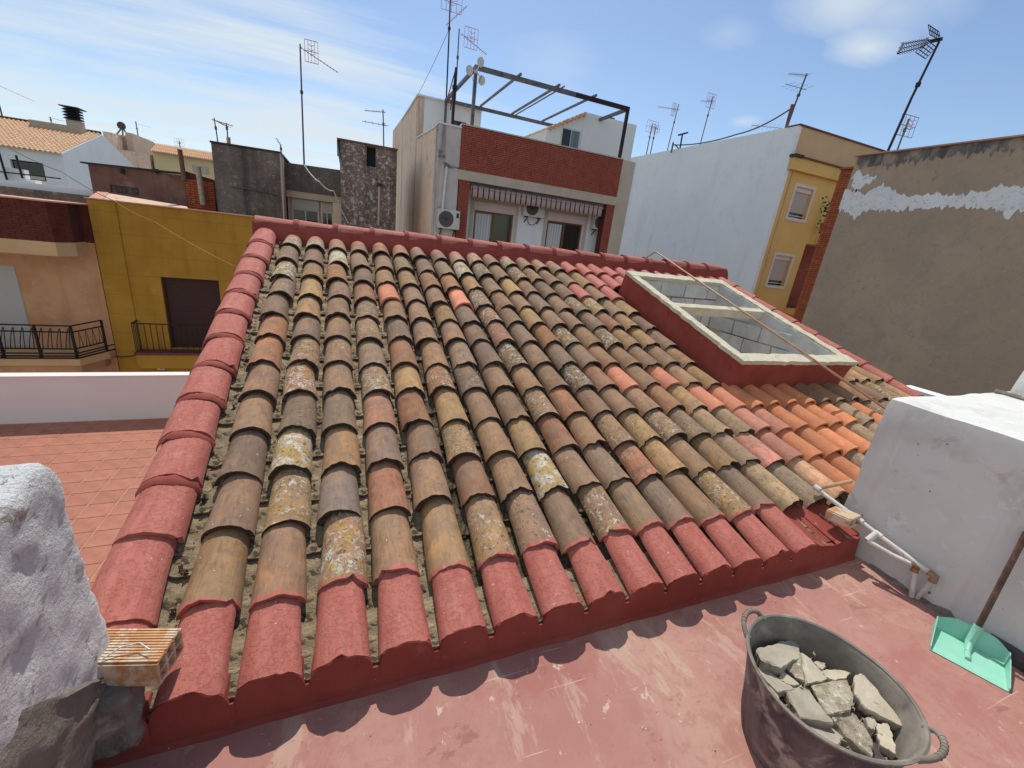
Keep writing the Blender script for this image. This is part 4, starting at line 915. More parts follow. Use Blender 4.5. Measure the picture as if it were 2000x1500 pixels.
np_ = ony(314, 718, D - .03); pln = ob('number_plate', MB().box(np_.x - .09, np_.x + .09, D - .035, D - .02, np_.z - .07, np_.z + .07), 'white', yb)
fc = bpy.data.curves.new('house_number', 'FONT'); fc.body = '43'; fc.size = .15; fc.extrude = .002; fc.align_x = 'CENTER'; fc.align_y = 'CENTER'
fo = bpy.data.objects.new('house_number_src', fc); COL.objects.link(fo); fo.matrix_world = Matrix.Translation((np_.x, D - .038, np_.z)) @ Matrix.Rotation(math.pi / 2, 4, 'X')
dg = bpy.context.evaluated_depsgraph_get(); fm = bpy.data.meshes.new_from_object(fo.evaluated_get(dg)); fm.transform(Matrix.Translation((np_.x, D - .038, np_.z)) @ Matrix.Rotation(math.pi / 2, 4, 'X'))
bpy.data.objects.remove(fo); fm.materials.clear(); mob('house_number', fm, 'ledge', pln)
# roof terrace wall behind the mustard front, with stained sloping coping
rw = thing('roof_terrace_wall', 'low stained beige wall with pink end on the mustard house roof', 'wall', (-5, 17.6, 1.0))
q0, q1, q2, q3 = ony(192, 374, 18.2), ony(365, 403, 18.2), ony(372, 416, 16.6), ony(185, 387, 16.6)
mb = MB(); mb.add([q0, q1, q2, q3] + [Vector((p.x, p.y, .9)) for p in (q0, q1, q2, q3)], [(3, 2, 1, 0), (0, 1, 5, 4), (1, 2, 6, 5), (2, 3, 7, 6), (3, 0, 4, 7)]); ob('wall', mb, 'stain_cope', rw)
e0, e1, e2_, e3 = ony(172, 386, 15.9), ony(190, 374, 18.2), q0 + Vector((.25, 0, .01)), q3 + Vector((.2, 0, .01))
mb = MB(); mb.add([e0, e1, e2_, e3] + [p - Vector((0, 0, .3)) for p in (e0, e1, e2_, e3)], [(3, 2, 1, 0), (0, 1, 5, 4), (1, 2, 6, 5), (2, 3, 7, 6), (3, 0, 4, 7)]); ob('pink_end', mb, 'pinkcap', rw)
# ---- salmon building with brick parapet
sb = thing('salmon_house', 'salmon house with dark red brick parapet and iron balcony at the far left', 'house', (-9, D, -7))
mb = MB(); mb.box(-14, -6.24, D, 20, -7, .26); ob('wall', mb, 'salmon', sb)
ob('parapet_core', MB().box(-14, -6.24, D + .02, D + .25, .26, 1.23), 'joint', sb)
YB = 14.62
bay = [(-14, YB), (-6.66, YB), (-6.44, YB + .36), (-6.44, D + .1), (-14, D + .1)]
ob('bay_core', MB().prism([(x, y, .28) for x, y in bay], (0, 0, .95)), 'joint', sb)
mb = bricks(MB(), -9.6, -6.67, .285, 1.22, YB, seed=5); ob('brick_courses', mb, 'brickdark', sb)['kind'] = 'stuff'
t = bricks(MB(), 0, .42, .285, 1.22, 0, seed=6); dv = Vector((.22, .36, 0)).normalized(); nv = Vector((dv.y, -dv.x, 0)); mb = MB(); mb.add([Vector((-6.66, YB, 0)) + dv * v[0] - nv * v[1] + Vector((0, 0, v[2])) for v in t.v], t.f); ob('brick_courses', mb, 'brickdark', sb)['kind'] = 'stuff'
ob('brick_courses', bricks(MB(), -6.44, -6.25, .27, 1.22, D + .02, seed=7), 'brickdark', sb)['kind'] = 'stuff'
ob('coping', MB().prism([(x, y, 1.23) for x, y in [(-14, YB - .03), (-6.64, YB - .03), (-6.40, YB + .35), (-6.24, D + .0), (-6.24, D + .28), (-14, D + .28)]], (0, 0, .035)), 'pinkcap', sb)
ob('cream_band', MB().prism([(x, y, -.06) for x, y in [(-14, YB - .02), (-6.65, YB - .02), (-6.42, YB + .36), (-6.42, D + .1), (-14, D + .1)]], (0, 0, .34)), 'cream_band', sb)
YA = 14.45
ob('balcony_slab', MB().prism([(x, y, -2.93) for x, y in [(-14, YA), (-6.62, YA), (-6.25, D - .35), (-6.25, D), (-14, D)]], (0, 0, .22)), 'cream_band', sb)
ob('balcony_soffit', MB().prism([(x, y, -3.2) for x, y in [(-14, YA + .1), (-6.66, YA + .1), (-6.4, D - .3), (-6.4, D), (-14, D)]], (0, 0, .27)), 'salmon', sb)
zr, zq = -1.83, -2.46
for z in (zr, zr - .17, zq, -2.66):
    ob('rail', MB().bar((-10, YA, z), (-6.66, YA, z), .032), 'iron', sb)
    ob('rail', MB().bar((-6.66, YA, z), (-6.33, D - .25, z), .03), 'iron', sb)
for i in range(5): ob('post', MB().bar((-6.66 - i * .72, YA, -2.72), (-6.66 - i * .72, YA, zr), .05), 'iron', sb)
ob('post', MB().bar((-6.33, D - .25, -2.72), (-6.33, D - .25, zr), .05), 'iron', sb)
for i in range(19):
    x = -6.72 - i * .18; pts = []
    for a in range(15): u = a / 14; pts.append((x - .09 + .10 * math.sin(u * math.pi) - .09 * u + .05, YA, zq + .56 * math.sin(u * math.pi) ** .8))
    ob('scroll', MB().tube(pts, .009, 6), 'iron', sb, True)
for i in range(4):
    f = .15 + i * .22; x, y = -6.66 + .33 * f, YA + (D - .25 - YA) * f; ob('scroll', MB().tube([(x, y, zq), (x + .02, y + .05, zq + .45), (x + .04, y + .1, zq)], .009, 6), 'iron', sb, True)
PS = [(-10, YA - .22), (-6.55, YA - .22), (-6.12, D - .30)]
for z in (-2.66, -2.52):
    for a, b in zip(PS, PS[1:]): ob('flower_shelf', MB().bar((*a, z), (*b, z), .03), 'iron', sb)
for i in range(6): ob('shelf_bracket', MB().bar((-6.6 - i * .72, YA, -2.5), (-6.6 - i * .72, YA - .22, -2.66), .02), 'iron', sb)
ob('balcony_door', MB().box(-10.2, -8.0, D - .012, D + .01, -2.7, -.5), 'shutter_grey', sb)
cable('street_cable', 'dark cable sagging along the foot of the salmon and mustard houses', [(-6.9, D - .06, -2.95), (-6.2, D - .06, -2.97), (-5.66, D - .06, -2.88)], .014, 'cable_dark', .03)
# ---- dark strip / terrace edge and white gabled house behind
wt = thing('white_roof_terrace', 'white parapet of a roof terrace with dark stained foot behind the brick parapet', 'parapet', (-10, 19.5, 0))
mb = MB(); mb.box(-16, -7.35, 19.6, 19.8, -7, 1.43); ob('dark_foot', mb, 'mould', wt)
mb = MB(); mb.box(-16, -7.4, 19.8, 20.6, -7, 1.62); ob('white_edge', mb, 'gable', wt)
a_, b_ = ony(0, 340, 20.2), ony(54, 350, 20.2); mb = MB(); mb.box(-16, b_.x, 20.1, 20.35, 1.5, 2.0); mb.box(b_.x, b_.x + .25, 20.05, 20.4, 1.5, 1.72); ob('stepped_parapet', mb, 'gable', wt)
gx, gy0, gy1, gz, gr, gm = -17.78, 42.0, 54.2, 3.75, 5.89, 48.6
wh = thing('gabled_white_house', 'white gabled house with peach tile roof and louvred chimney', 'house', (-22, 48, -7))
GW = (-20.5, -18.84, 1.79, 2.95)
mb = MB(); facade(mb, -40, gx, -7, gz, gy0, .25, [GW]); mb.box(-40, gx - .004, gy0 + .25, gy1 - .1, -7, gz - .05); ob('front_wall', mb, 'gable', wh)
mb = MB(); mb.prism([(gx - .15, gy0 + .004, -7), (gx - .15, gy0 + .004, gz), (gx - .15, gm, gr), (gx - .15, gy1, 4.07), (gx - .15, gy1, -7)], (.22, 0, 0)); ob('gable_wall', mb, 'gable', wh)
wdw = ob('window', MB().box(GW[0], GW[1], gy0 + .20, gy0 + .24, GW[2], GW[3]), 'dark', wh); ob('pane', MB().box(GW[0] + .08, GW[1] - .08, gy0 + .17, gy0 + .20, GW[2] + .08, GW[3] - .08), 'glass_dark', wdw); ob('shelf', MB().box(GW[0] + .6, GW[1] - .15, gy0 + .14, gy0 + .17, GW[2] + .05, GW[2] + .3), 'concrete', wdw)
def corr(mb, p00, p10, p11, p01, ncol, nrow, h):
    """stepped barrel tile sheet over the quad p00(eave left) p10 p11(ridge right) p01"""
    p00, p10, p11, p01 = map(Vector, (p00, p10, p11, p01)); nn = (p10 - p00).cross(p01 - p00).normalized()
    for r in range(nrow):
        for c in range(ncol):
            for i in range(4):
                def P(u, v, z): return p00.lerp(p10, u).lerp(p01.lerp(p11, u), v) + nn * z
                u0, u1 = (c + i * .25) / ncol, (c + (i + 1) * .25) / ncol; w0, w1 = math.sin(i * .25 * math.pi) * h, math.sin((i + 1) * .25 * math.pi) * h
                v0, v1 = r / nrow, (r + 1) / nrow
                mb.quad(P(u0, v0, w0 + .045), P(u1, v0, w1 + .045), P(u1, v1, w1 + .012), P(u0, v1, w0 + .012))
                mb.quad(P(u0, v0, w0), P(u1, v0, w1), P(u1, v0, w1 + .045), P(u0, v0, w0 + .045))
    return mb
mb = corr(MB(), (-30, gy0 - .3, gz - .12), (gx + .02, gy0 - .3, gz - .12), (gx + .02, gm, gr + .01), (-30, gm, gr + .01), 47, 17, .12); ob('roof_tiles', mb, 'roof_pale', wh, False)['kind'] = 'stuff'
mb = MB(); mb.prism([(-40, gm - .05, gr + .06), (-40, gy1, 4.12), (-40, gy1, 4.05), (-40, gm, gr - .02)], (22.2, 0, 0)); ob('back_roof', mb, 'roof_dark', wh)
ob('ridge_cap', MB().tube([(-40, gm, gr + .08), (gx, gm, gr + .08)], .16, 8), 'roof_dark', wh, True)
pA = ony(88, 243, 49.5); ob('grey_roof_box', MB().box(pA.x, pA.x + 3.0, 47.4, 50.2, 5.0, pA.z), 'slabgrey', wh)
cp = ony(150, 247, 49.2)
chm = ob('chimney', MB().box(cp.x - .42, cp.x + .42, 48.7, 49.5, 5.0, cp.z + .36), 'concrete', wh)
hz_ = cp.z + .36
for i in range(4): ob('louvre', MB().prism([(cp.x - .5, 48.5, hz_ + .05 + i * .2), (cp.x + .5, 48.5, hz_ + .05 + i * .2), (cp.x + .38, 48.7, hz_ + .19 + i * .2), (cp.x - .38, 48.7, hz_ + .19 + i * .2)], (0, .9, 0)), 'dark', chm)
ob('cap', MB().box(cp.x - .58, cp.x + .58, 48.4, 49.8, hz_ + .87, hz_ + .94), 'dark', chm)
ob('flue_core', MB().box(cp.x - .26, cp.x + .26, 48.85, 49.35, hz_, hz_ + .87), 'black', chm)
# clothes-line frame in front of it
clf = thing('clothes_line_frame', 'thin dark metal frame standing on the white roof terrace at far left', 'frame', tuple(ony(20, 372, 20)))
ob('post', MB().tube([ony(20, 372, 20), ony(-6, 285, 20)], .03, 6), 'iron', clf); ob('post', MB().tube([ony(44, 348, 20), ony(31, 303, 20)], .03, 6), 'iron', clf)
ob('crossbar', MB().tube([ony(-10, 334, 20), ony(119, 349, 20)], .022, 6), 'iron', clf)
# ---- rusty brown lean-to, brick end with pipe
bl = thing('rusty_brown_wall', 'rust brown stained wall with dark coping beyond the mustard house', 'wall', (-6.2, 19, -7))
mb = MB(); facade(mb, -7.42, -4.85, -7, 2.44, 19.0, .15, [(-6.95, -6.2, 1.62, 1.86)]); mb.box(-7.42, -4.86, 19.15, 21, -7, 2.42); ob('wall', mb, 'rust', bl)
ob('coping', MB().prism([ony(156, 315, 18.9), ony(358, 337, 18.9), ony(358, 340, 18.9), ony(156, 318, 18.9)], (0, .5, 0)), 'dark', bl)
ob('blocked_window', MB().box(-6.95, -6.2, 19.06, 19.14, 1.62, 1.86), 'mould', bl)
ob('window_slab', MB().box(-6.85, -6.55, 19.03, 19.06, 1.68, 1.83), 'oldplank', bl); ob('window_slab', MB().box(-6.4, -6.24, 19.03, 19.06, 1.68, 1.82), 'oldplank', bl)
for u in (238, 305): p = ony(u, 331, 18.94); ob('drip_notch', MB().box(p.x - .05, p.x + .05, 18.93, 19.01, p.z - .12, p.z + .02), 'black', bl)
bp = thing('old_brick_wall', 'crumbling orange brick wall end with grey flue pipe', 'wall', (-4.3, 18.8, -7))
mb = MB(); p0, p1 = ony(358, 333, 18.8), ony(417, 351, 18.8); mb.prism([(p0.x, 18.8, -7), (p1.x, 18.8, -7), (p1.x, 18.8, p1.z), (p0.x, 18.8, p0.z)], (0, .6, 0)); ob('wall', mb, 'joint', bp)
mb = bricks(MB(), p0.x + .02, p1.x - .02, 1.0, p1.z - .05, 18.8, .02, .25, .075, .016, 9); ob('brick_courses', mb, 'brick_orange', bp)['kind'] = 'stuff'
ob('flue_pipe', MB().tube([ony(386, 326, 18.6), ony(397, 400, 18.6)], .085, 12), 'slabgrey', bp, True)
ob('corner_post', MB().tube([ony(351, 292, 18.7), ony(360, 352, 18.7)], .07, 8), 'rust', bp, True)
# ---- black mould buildings
def dark_building(name, label, mat, poly, y, depth):
    t_ = thing(name, label, 'building', (sum(p[0] for p in poly) / len(poly), y, -7)); ob('wall', MB().prism([(p[0], y, p[1]) for p in poly], (0, depth, 0)), mat, t_); return t_
Yd = 18.0
P = lambda u, v, y=Yd: (lambda q: (q.x, q.z))(ony(u, v, y))
d1 = dark_building('mouldy_building', 'black mouldy windowless gable wall left of the tall antenna', 'mould', [P(412, 279), P(545, 299), (P(545, 299)[0], -7), (P(412, 279)[0], -7)], Yd, 5)
xr = P(545, 299)[0]
ob('side_return', MB().prism([(xr + .002, Yd + .02, -7), (xr + .002, Yd + .02, P(545, 299)[1]), (xr + .002, Yd + .9, P(545, 299)[1] - .05), (xr + .002, Yd + 1.1, -7)], (.05, 0, 0)), 'concrete', d1)
ob('coping', MB().prism([(P(410, 278)[0], Yd - .05, P(410, 278)[1]), (xr + .06, Yd - .05, P(545, 299)[1]), (xr + .06, Yd - .05, P(545, 299)[1] + .05), (P(410, 278)[0], Yd - .05, P(410, 278)[1] + .05)], (0, 5, 0)), 'dark', d1)
q0, q1 = P(450, 361), P(546, 378); ob('ledge', MB().prism([(q0[0], Yd - .07, q0[1]), (q1[0], Yd - .07, q1[1]), (q1[0], Yd - .07, q1[1] - .05), (q0[0], Yd - .07, q0[1] - .05)], (0, .07, 0)), 'mould', d1)
ob('flue_stub', MB().tube([ony(447, 283, 19), ony(446, 268, 19)], .06, 8), 'pinkcap', d1, True)
Y2 = 18.9
P2 = lambda u, v: (lambda q: (q.x, q.z))(ony(u, v, Y2))
d2 = thing('mouldy_attic', 'low mouldy attic front with grey shuttered windows under the tall antenna', 'building', (-.8, Y2, -7))
xa, xb = P2(556, 318)[0], P2(668, 333)[0]; zt_ = P2(563, 318)[1]
zc, zd = P2(570, 372)[1], P2(570, 385)[1]
mb = MB(); mb.prism([(xa, Y2, zc), (xb, Y2, zc), (xb, Y2, P2(665, 332)[1]), (xa, Y2, zt_)], (0, 5, 0)); ob('upper_wall', mb, 'mould', d2)
ob('concrete_lintel', MB().box(xa, xb, Y2 + .02, Y2 + 4, zd, zc), 'concrete', d2)
w1, w2 = P2(568, 386)[0], P2(650, 400)[0]
ob('lower_wall', MB().box(xa, xb, Y2 + .35, Y2 + 4, -7, zd), 'tan', d2); ob('jamb', MB().box(w2, xb, Y2 + .03, Y2 + .35, -7, zd), 'tan', d2)
mw_ = (w1 + w2) / 2 + .25
for a, b in ((w1, mw_ - .04), (mw_ + .04, w2)):
    z0_, z1_ = P2(610, 412)[1], zd - .02
    w_ = ob('window', MB().box(a, b, Y2 + .2, Y2 + .3, z0_ - 1.0, z1_), 'white', d2)
    ob('shutter', MB().box(a + .03, b - .03, Y2 + .17, Y2 + .2, z0_, z1_), 'shutter_grey', w_); ob('pane', MB().box(a + .05, (a + b) / 2 - .02, Y2 + .185, Y2 + .2, z0_ - .9, z0_ - .02), 'glass', w_); ob('pane', MB().box((a + b) / 2 + .02, b - .05, Y2 + .185, Y2 + .2, z0_ - .9, z0_ - .02), 'glass_dark', w_)
d3 = thing('peeling_tower', 'tall peeling dark wall with black door opening left of the brick front', 'building', (1, Yd, -7))
xa3, xb3 = P(664, 277)[0], P(776, 288)[0]; o0, o1 = P(716, 284), P(734, 327)
mb = MB(); facade(mb, xa3, xb3, -7, P(700, 280)[1], Yd, .3, [(o0[0], o1[0], o1[1], o0[1] - .02)]); mb.box(xa3 + .003, xb3, Yd + .3, Yd + 4.5, -7, P(700, 280)[1] - .02); ob('wall', mb, 'mould2', d3)
ob('door_opening', MB().box(o0[0] + .01, o1[0] - .01, Yd + .26, Yd + .298, o1[1] + .01, o0[1] - .03), 'black', d3)
ob('coping', MB().box(xa3 - .10, xb3 + .02, Yd - .08, Yd + 4.5, P(700, 280)[1], P(700, 280)[1] + .05), 'rust', d3)
ob('sheet_edge', MB().prism([(xa3 - .10, Yd - .06, P(662, 277)[1]), (xa3, Yd - .06, P(662, 277)[1]), (xa3, Yd - .06, P(668, 312)[1])], (0, 2, 0)), 'dark', d3)
ob('vent_pipe', MB().tube([ony(741, 362, Yd - .08), ony(739, 440, Yd - .08)], .035, 8), 'concrete', d3, True); ob('vent_cap', MB().tube([ony(741, 358, Yd - .08), ony(741, 364, Yd - .08)], .085, 10), 'dark', d3, True)
# ---- far skyline on the left
def simple_house(name, label, x0, x1, y0, y1, z, mat, cat='house'):
    t_ = thing(name, label, cat, ((x0 + x1) / 2, y0, -7)); ob('wall', MB().box(x0, x1, y0, y1, -7, z), mat, t_); return t_
fc_ = simple_house('cream_house', 'distant cream house with pale tile eave behind the rusty wall', P(297, 290, 56)[0], P(440, 310, 56)[0], 56, 68, P(300, 293, 56)[1], 'farcream')
a_, b_ = ony(293, 296, 55.4), ony(440, 319, 55.4); a2, b2 = ony(305, 282, 60), ony(440, 303, 60)
ob('roof_tiles', corr(MB(), a_, b_, b2, a2, 38, 3, .14), 'roof_pale', fc_)['kind'] = 'stuff'
w0, w1_ = ony(375, 318, 55.95), ony(408, 340, 55.95); wv = ob('window', MB().box(w0.x, w1_.x, 55.9, 56.0, w1_.z, w0.z - .2), 'concrete', fc_); ob('shutter', MB().box(w0.x + .1, w1_.x - .1, 55.85, 55.9, w1_.z, w0.z - .3), 'shutter_grey', wv)
bh = simple_house('beige_block', 'distant beige building carrying a satellite dish right of the gable', P(218, 262, 62.5)[0], P(262, 268, 62.5)[0], 62.5, 72, P(235, 263, 62.5)[1], 'beige', 'building')
ob('stair_tower', MB().box(P(244, 258, 62.0)[0], P(258, 258, 62.0)[0], 62.0, 68, -7, P(250, 259, 62.0)[1]), 'beige', bh)
ob('brown_wing', MB().box(P(200, 255, 60)[0], P(219, 262, 60)[0], 60, 68, -7, P(212, 258, 60)[1]), 'tan', bh)
ob('front_wing', MB().box(P(235, 290, 56)[0], P(292, 305, 56)[0], 56, 61, -7, P(262, 296, 56)[1]), 'tan', bh)
bg_ = simple_house('blue_grey_block', 'distant blue grey building with two water tanks on its front', P(259, 272, 72)[0], P(330, 285, 72)[0], 72, 80, P(290, 278, 72)[1], 'bluegrey', 'building')
for i, (u, v) in enumerate(((267, 291), (287, 295))):
    p = ony(u, v, 70); tag(ob('water_tank', MB().tube([p + Vector((-.9 - .4 * i, 0, 0)), p + Vector((.9 + .4 * i, 0, 0))], .55, 12), 'alu', None, True), 'shiny horizontal solar water tank, %s of the two by the cream house' % ('left' if i == 0 else 'right'), 'tank', 'solar water tanks'); tag(ob('tank_stand', MB().box(p.x - .8, p.x + .8, 69.6, 70.4, p.z - 1.8, p.z - .55), 'dark', None), 'dark stand under the %s solar water tank' % ('left' if i == 0 else 'right'), 'stand')
simple_house('distant_block', 'low distant beige building closing the gap behind the dark walls', -60, -14, 60, 75, 2.5, 'beige', 'building')
simple_house('distant_block', 'long distant building mass behind the brick fronted house', 2, 60, 62, 75, 3.0, 'beige', 'building')
# ---- central brick fronted building
cb = thing('brick_front_house', 'house with red brick attic parapet above a loggia, striped awning and rooftop frame', 'house', (7, D, -7))
X1, X2, XR = 3.80, 10.16, 10.75
zb0, zb1, zk0, zk1 = 3.67, 5.02, 3.37, 3.67
ob('brick_core', MB().box(X1 + .02, X2, D, D + .25, zb0, zb1 - .02), 'joint', cb)
ob('brick_courses', bricks(MB(), X1, X2, zb0 + .005, zb1 - .01, D, seed=11), 'brick', cb)['kind'] = 'stuff'
t = bricks(MB(), 0, .25, zb0 + .005, zb1 - .01, 0, seed=12); mb = MB(); mb.add([Vector((X1 + .02 + v[1], D + .25 - v[0], v[2])) for v in t.v], [f[::1] for f in t.f]); ob('brick_courses', mb, 'brick_orange', cb)['kind'] = 'stuff'
ob('parapet_cap', MB().box(X1 - .01, X2 + .01, D - .03, D + .28, zb1 - .02, zb1 + .02), 'concrete', cb)
ob('concrete_band', MB().box(X1 - .04, X2 + .03, D - .04, D + 1.2, zk0, zk1), 'concrete', cb)
for xa_, xb_ in ((X1 + .02, X1 + .40), (X2 - .36, X2 - .02)):
    ob('pier_core', MB().box(xa_ + .005, xb_ - .005, D + .005, D + .38, -7, zk0), 'joint', cb)
    ob('brick_courses', bricks(MB(), xa_, xb_, 0.0, zk0 - .005, D + .005, seed=13), 'brick', cb)['kind'] = 'stuff'
YR = D + .75
ww = []
for (u0, v0), (u1, v1) in (((927, 408), (1004, 422)), ((1070, 428), (1139, 441))):
    a, b = ony(u0, v0, YR), ony(u1, v1, YR); ww.append((a.x, b.x, -.2, (a.z + b.z) / 2))
mb = MB(); facade(mb, X1, X2, -7, zk0, YR, .15, ww); mb.box(X1, X2, YR + .15, 27, -7, zk0 - .02); ob('loggia_wall', mb, 'partywall', cb)
ob('roof_deck', MB().box(X1 - .5, XR, D + .26, 27, zk0 - .2, 4.0), 'concrete', cb)
for i, (a, b, c, e) in enumerate(ww):
    w_ = ob('window', MB().box(a, b, YR + .09, YR + .14, e - .06, e), 'wood', cb)
    for x in (a, (a + b) / 2 - .03, b - .06): ob('frame_post', MB().box(x, x + .06, YR + .09, YR + .13, c, e - .06), 'wood', w_)
    ob('pane', MB().box(a + .06, (a + b) / 2 - .03, YR + .11, YR + .12, c, e - .06), 'glass', w_); ob('pane', MB().box((a + b) / 2 + .03, b - .06, YR + .11, YR + .12, c, e - .06), 'glass_dark', w_)
    ob('curtain', MB().box(a + .1, (a + b) / 2 - .1, YR + .095, YR + .108, c, e - .1), 'curtain', w_)
    ob('shutter_box', MB().box(a - .05, b + .05, YR - .06, YR, e + .02, e + .30), 'pinkframe', cb); ob('surround', MB().box(a - .16, a - .03, YR - .03, YR, c, e + .42), 'concrete', cb); ob('surround', MB().box(b + .03, b + .16, YR - .03, YR, c, e + .42), 'concrete', cb); ob('surround', MB().box(a - .16, b + .16, YR - .035, YR, e + .32, e + .44), 'concrete', cb)
aw = thing('striped_awning', 'rolled awning with hanging striped valance under the concrete band', 'awning', (6.9, D + .1, zk0))
ob('roller', MB().tube([(X1 + .48, D + .12, zk0 - .10), (X2 - .50, D + .12, zk0 - .10)], .055, 10), 'steel', aw, True)
mb = MB(); nx = 96
for i in range(nx):
    xa_, xb_ = X1 + .48 + (X2 - X1 - .98) * i / nx, X1 + .48 + (X2 - X1 - .98) * (i + 1) / nx
    ya, yb2 = D + .06 + .012 * math.sin(xa_ * 18), D + .06 + .012 * math.sin(xb_ * 18); za, zb_ = zk0 - .46 - .02 * abs(math.sin(xa_ * 12.8)), zk0 - .46 - .02 * abs(math.sin(xb_ * 12.8))
    mb.quad((xa_, ya, za), (xb_, yb2, zb_), (xb_, D + .07, zk0 - .10), (xa_, D + .07, zk0 - .10))
o = ob('valance', mb, 'awning', aw, True); o.modifiers.new('thick', 'SOLIDIFY').thickness = .006
ob('wire', MB().tube([(X1 + .45, D + .03, zk0 - .16), (X2 - .45, D + .03, zk0 - .16)], .008, 6), 'cable', aw)
def ac_unit(label, x, y, z, w=.80, h=.56):
    t_ = thing('air_conditioner', label, 'air conditioner', (x, y, z), 'wall air conditioners')
    ob('casing', rbox(x - w / 2, x + w / 2, y - .30, y - .03, z, z + h, .025, .09, 0, 1), 'acgrey', t_, True)
    ob('fan_grille', MB().disc((x - w * .12, y - .304, z + h / 2), (0, 1, 0), h * .42, .02, 24), 'grille', t_)
    for k in range(5): a = k * math.pi / 5; ob('grille_bar', MB().bar((x - w * .12 - math.cos(a) * h * .4, y - .312, z + h / 2 - math.sin(a) * h * .4), (x - w * .12 + math.cos(a) * h * .4, y - .312, z + h / 2 + math.sin(a) * h * .4), .006), 'dark', t_)
    ob('badge', MB().box(x + w * .33, x + w * .44, y - .306, y - .30, z + h * .62, z + h * .86), 'dark', t_)
    for sx in (-.3, .3): ob('bracket', MB().bar((x + sx * w, y, z - .02), (x + sx * w, y - .32, z - .02), .035), 'iron', t_); ob('bracket', MB().bar((x + sx * w, y, z - .22), (x + sx * w, y - .28, z - .03), .025), 'iron', t_)
p = ony(873, 447, D - .1); ac_unit('air conditioner on the stained grey wall left of the brick pier', p.x, D, p.z, .78, .62)
p = ony(1041, 424, YR - .2); ac_unit('air conditioner hung between the two loggia windows below the awning', p.x, YR, p.z, .9, .6)
p = ony(1168, 449, YR - .2); ac_unit('air conditioner beside the right brick pier of the loggia', p.x + .05, YR, p.z, .72, .56)
cable('ac_hose', 'looped hose hanging below the middle air conditioner', [ony(1030, 424, YR - .1), ony(1036, 438, YR - .1), ony(1052, 428, YR - .1)], .012, 'cable_dark', .1)
ob('drain_pipe', MB().tube([ony(873, 326, D - .06), ony(864, 412, D - .06)], .045, 10), 'white', cb, True)
ob('down_pipe', MB().tube([(X2 - .62, YR - .06, -1), (X2 - .62, YR - .06, 1.2)], .05, 8), 'dark', cb, True); ob('down_pipe', MB().tube([(X2 - .48, YR - .06, -1), (X2 - .48, YR - .06, 1.1)], .04, 8), 'concrete', cb, True)
XL = 3.06
ob('stained_pier', MB().box(XL, X1 - .005, D + .02, D + .6, -7, 4.90), 'pier', cb)
ob('pier_cap', MB().box(XL - .03, X1 + .0, D - .01, D + .62, 4.90, 4.945), 'gable', cb)
mb = MB(); mb.prism([(XL + .004, D + .6, -7), (XL + .004, D + .6, 4.9), (XL + .004, 19.6, 5.15), (XL + .004, 20.2, 5.15), (XL + .004, 20.2, 6.72), (XL + .004, 29.4, 6.9), (XL + .004, 29.4, -7)], (.25, 0, 0)); ob('side_wall', mb, 'tan', cb)
ob('side_cap', MB().prism([(XL - .03, D + .62, 4.93), (XL - .03, 20.1, 5.19), (XL - .03, 20.1, 5.14), (XL - .03, D + .62, 4.88)], (.32, 0, 0)), 'gable', cb)
pw2 = ony(884, 232, 20.0); pw3 = ony(912, 246, 20.0)
mb = MB(); facade(mb, XL + .26, 5.75, 4.0, 6.68, 20.15, .12, [(pw2.x, pw3.x, 5.2, pw2.z)]); mb.box(XL + .26, 5.75, 20.27, 25, 4.0, 6.66); ob('stair_shed', mb, 'gable', cb)
ob('shed_cap', MB().box(XL - .04, 5.8, 20.08, 25.1, 6.68, 6.74), 'gable', cb)
w_ = ob('shed_window', MB().box(pw2.x, pw3.x, 20.22, 20.26, 5.2, pw2.z), 'dark', cb); ob('pane', MB().box(pw2.x + .06, (pw2.x + pw3.x) / 2 - .02, 20.205, 20.22, 5.25, pw2.z - .06), 'glass', w_); ob('pane', MB().box((pw2.x + pw3.x) / 2 + .02, pw3.x - .06, 20.205, 20.22, 5.25, pw2.z - .06), 'glass_dark', w_)
ob('corner_wall', MB().box(X2 + .002, XR, D - .01, D + .5, -7, 5.0), 'concrete', cb)
# right roof shed: left part lower with tiled sloping top, right part plain
Ys = 17.6
def S(u, v): q = ony(u, v, Ys); return (q.x, q.z)
a, b, c, e = S(1068, 252), S(1142, 222), S(1145, 282), S(1245, 235)
xs0, xs1, xs2 = a[0], b[0], e[0]
ga, gb = S(1098, 246), S(1131, 280)
mb = MB(); facade(mb, xs0, xs1, 4.0, a[1], Ys, .1, [(ga[0], gb[0], gb[1] - .1, a[1] - .001)] if False else []); mb.prism([(xs0, Ys + .1, 4.0), (xs1, Ys + .1, 4.0), (xs1, Ys + .1, b[1]), (xs0, Ys + .1, a[1])], (0, 3, 0)); mb.prism([(xs0, Ys, a[1]), (xs1, Ys, a[1]), (xs1, Ys, b[1])], (0, .1, 0)); ob('roof_shed_left', mb, 'gable', cb)
ob('roof_shed_right', MB().box(xs1 + .002, xs2, Ys - .02, Ys + 4, 3.9, b[1] + .06), 'gable', cb)
w_ = ob('shed_window', MB().box(ga[0], gb[0], Ys - .03, Ys - .002, gb[1] - .4, ga[1] - .02), 'white', cb); ob('pane', MB().box(ga[0] + .05, (ga[0] + gb[0]) / 2 - .02, Ys - .04, Ys - .03, gb[1] - .35, ga[1] - .08), 'glass_dark', w_); ob('pane', MB().box((ga[0] + gb[0]) / 2 + .02, gb[0] - .05, Ys - .04, Ys - .03, gb[1] - .35, ga[1] - .08), 'glass_pale', w_)
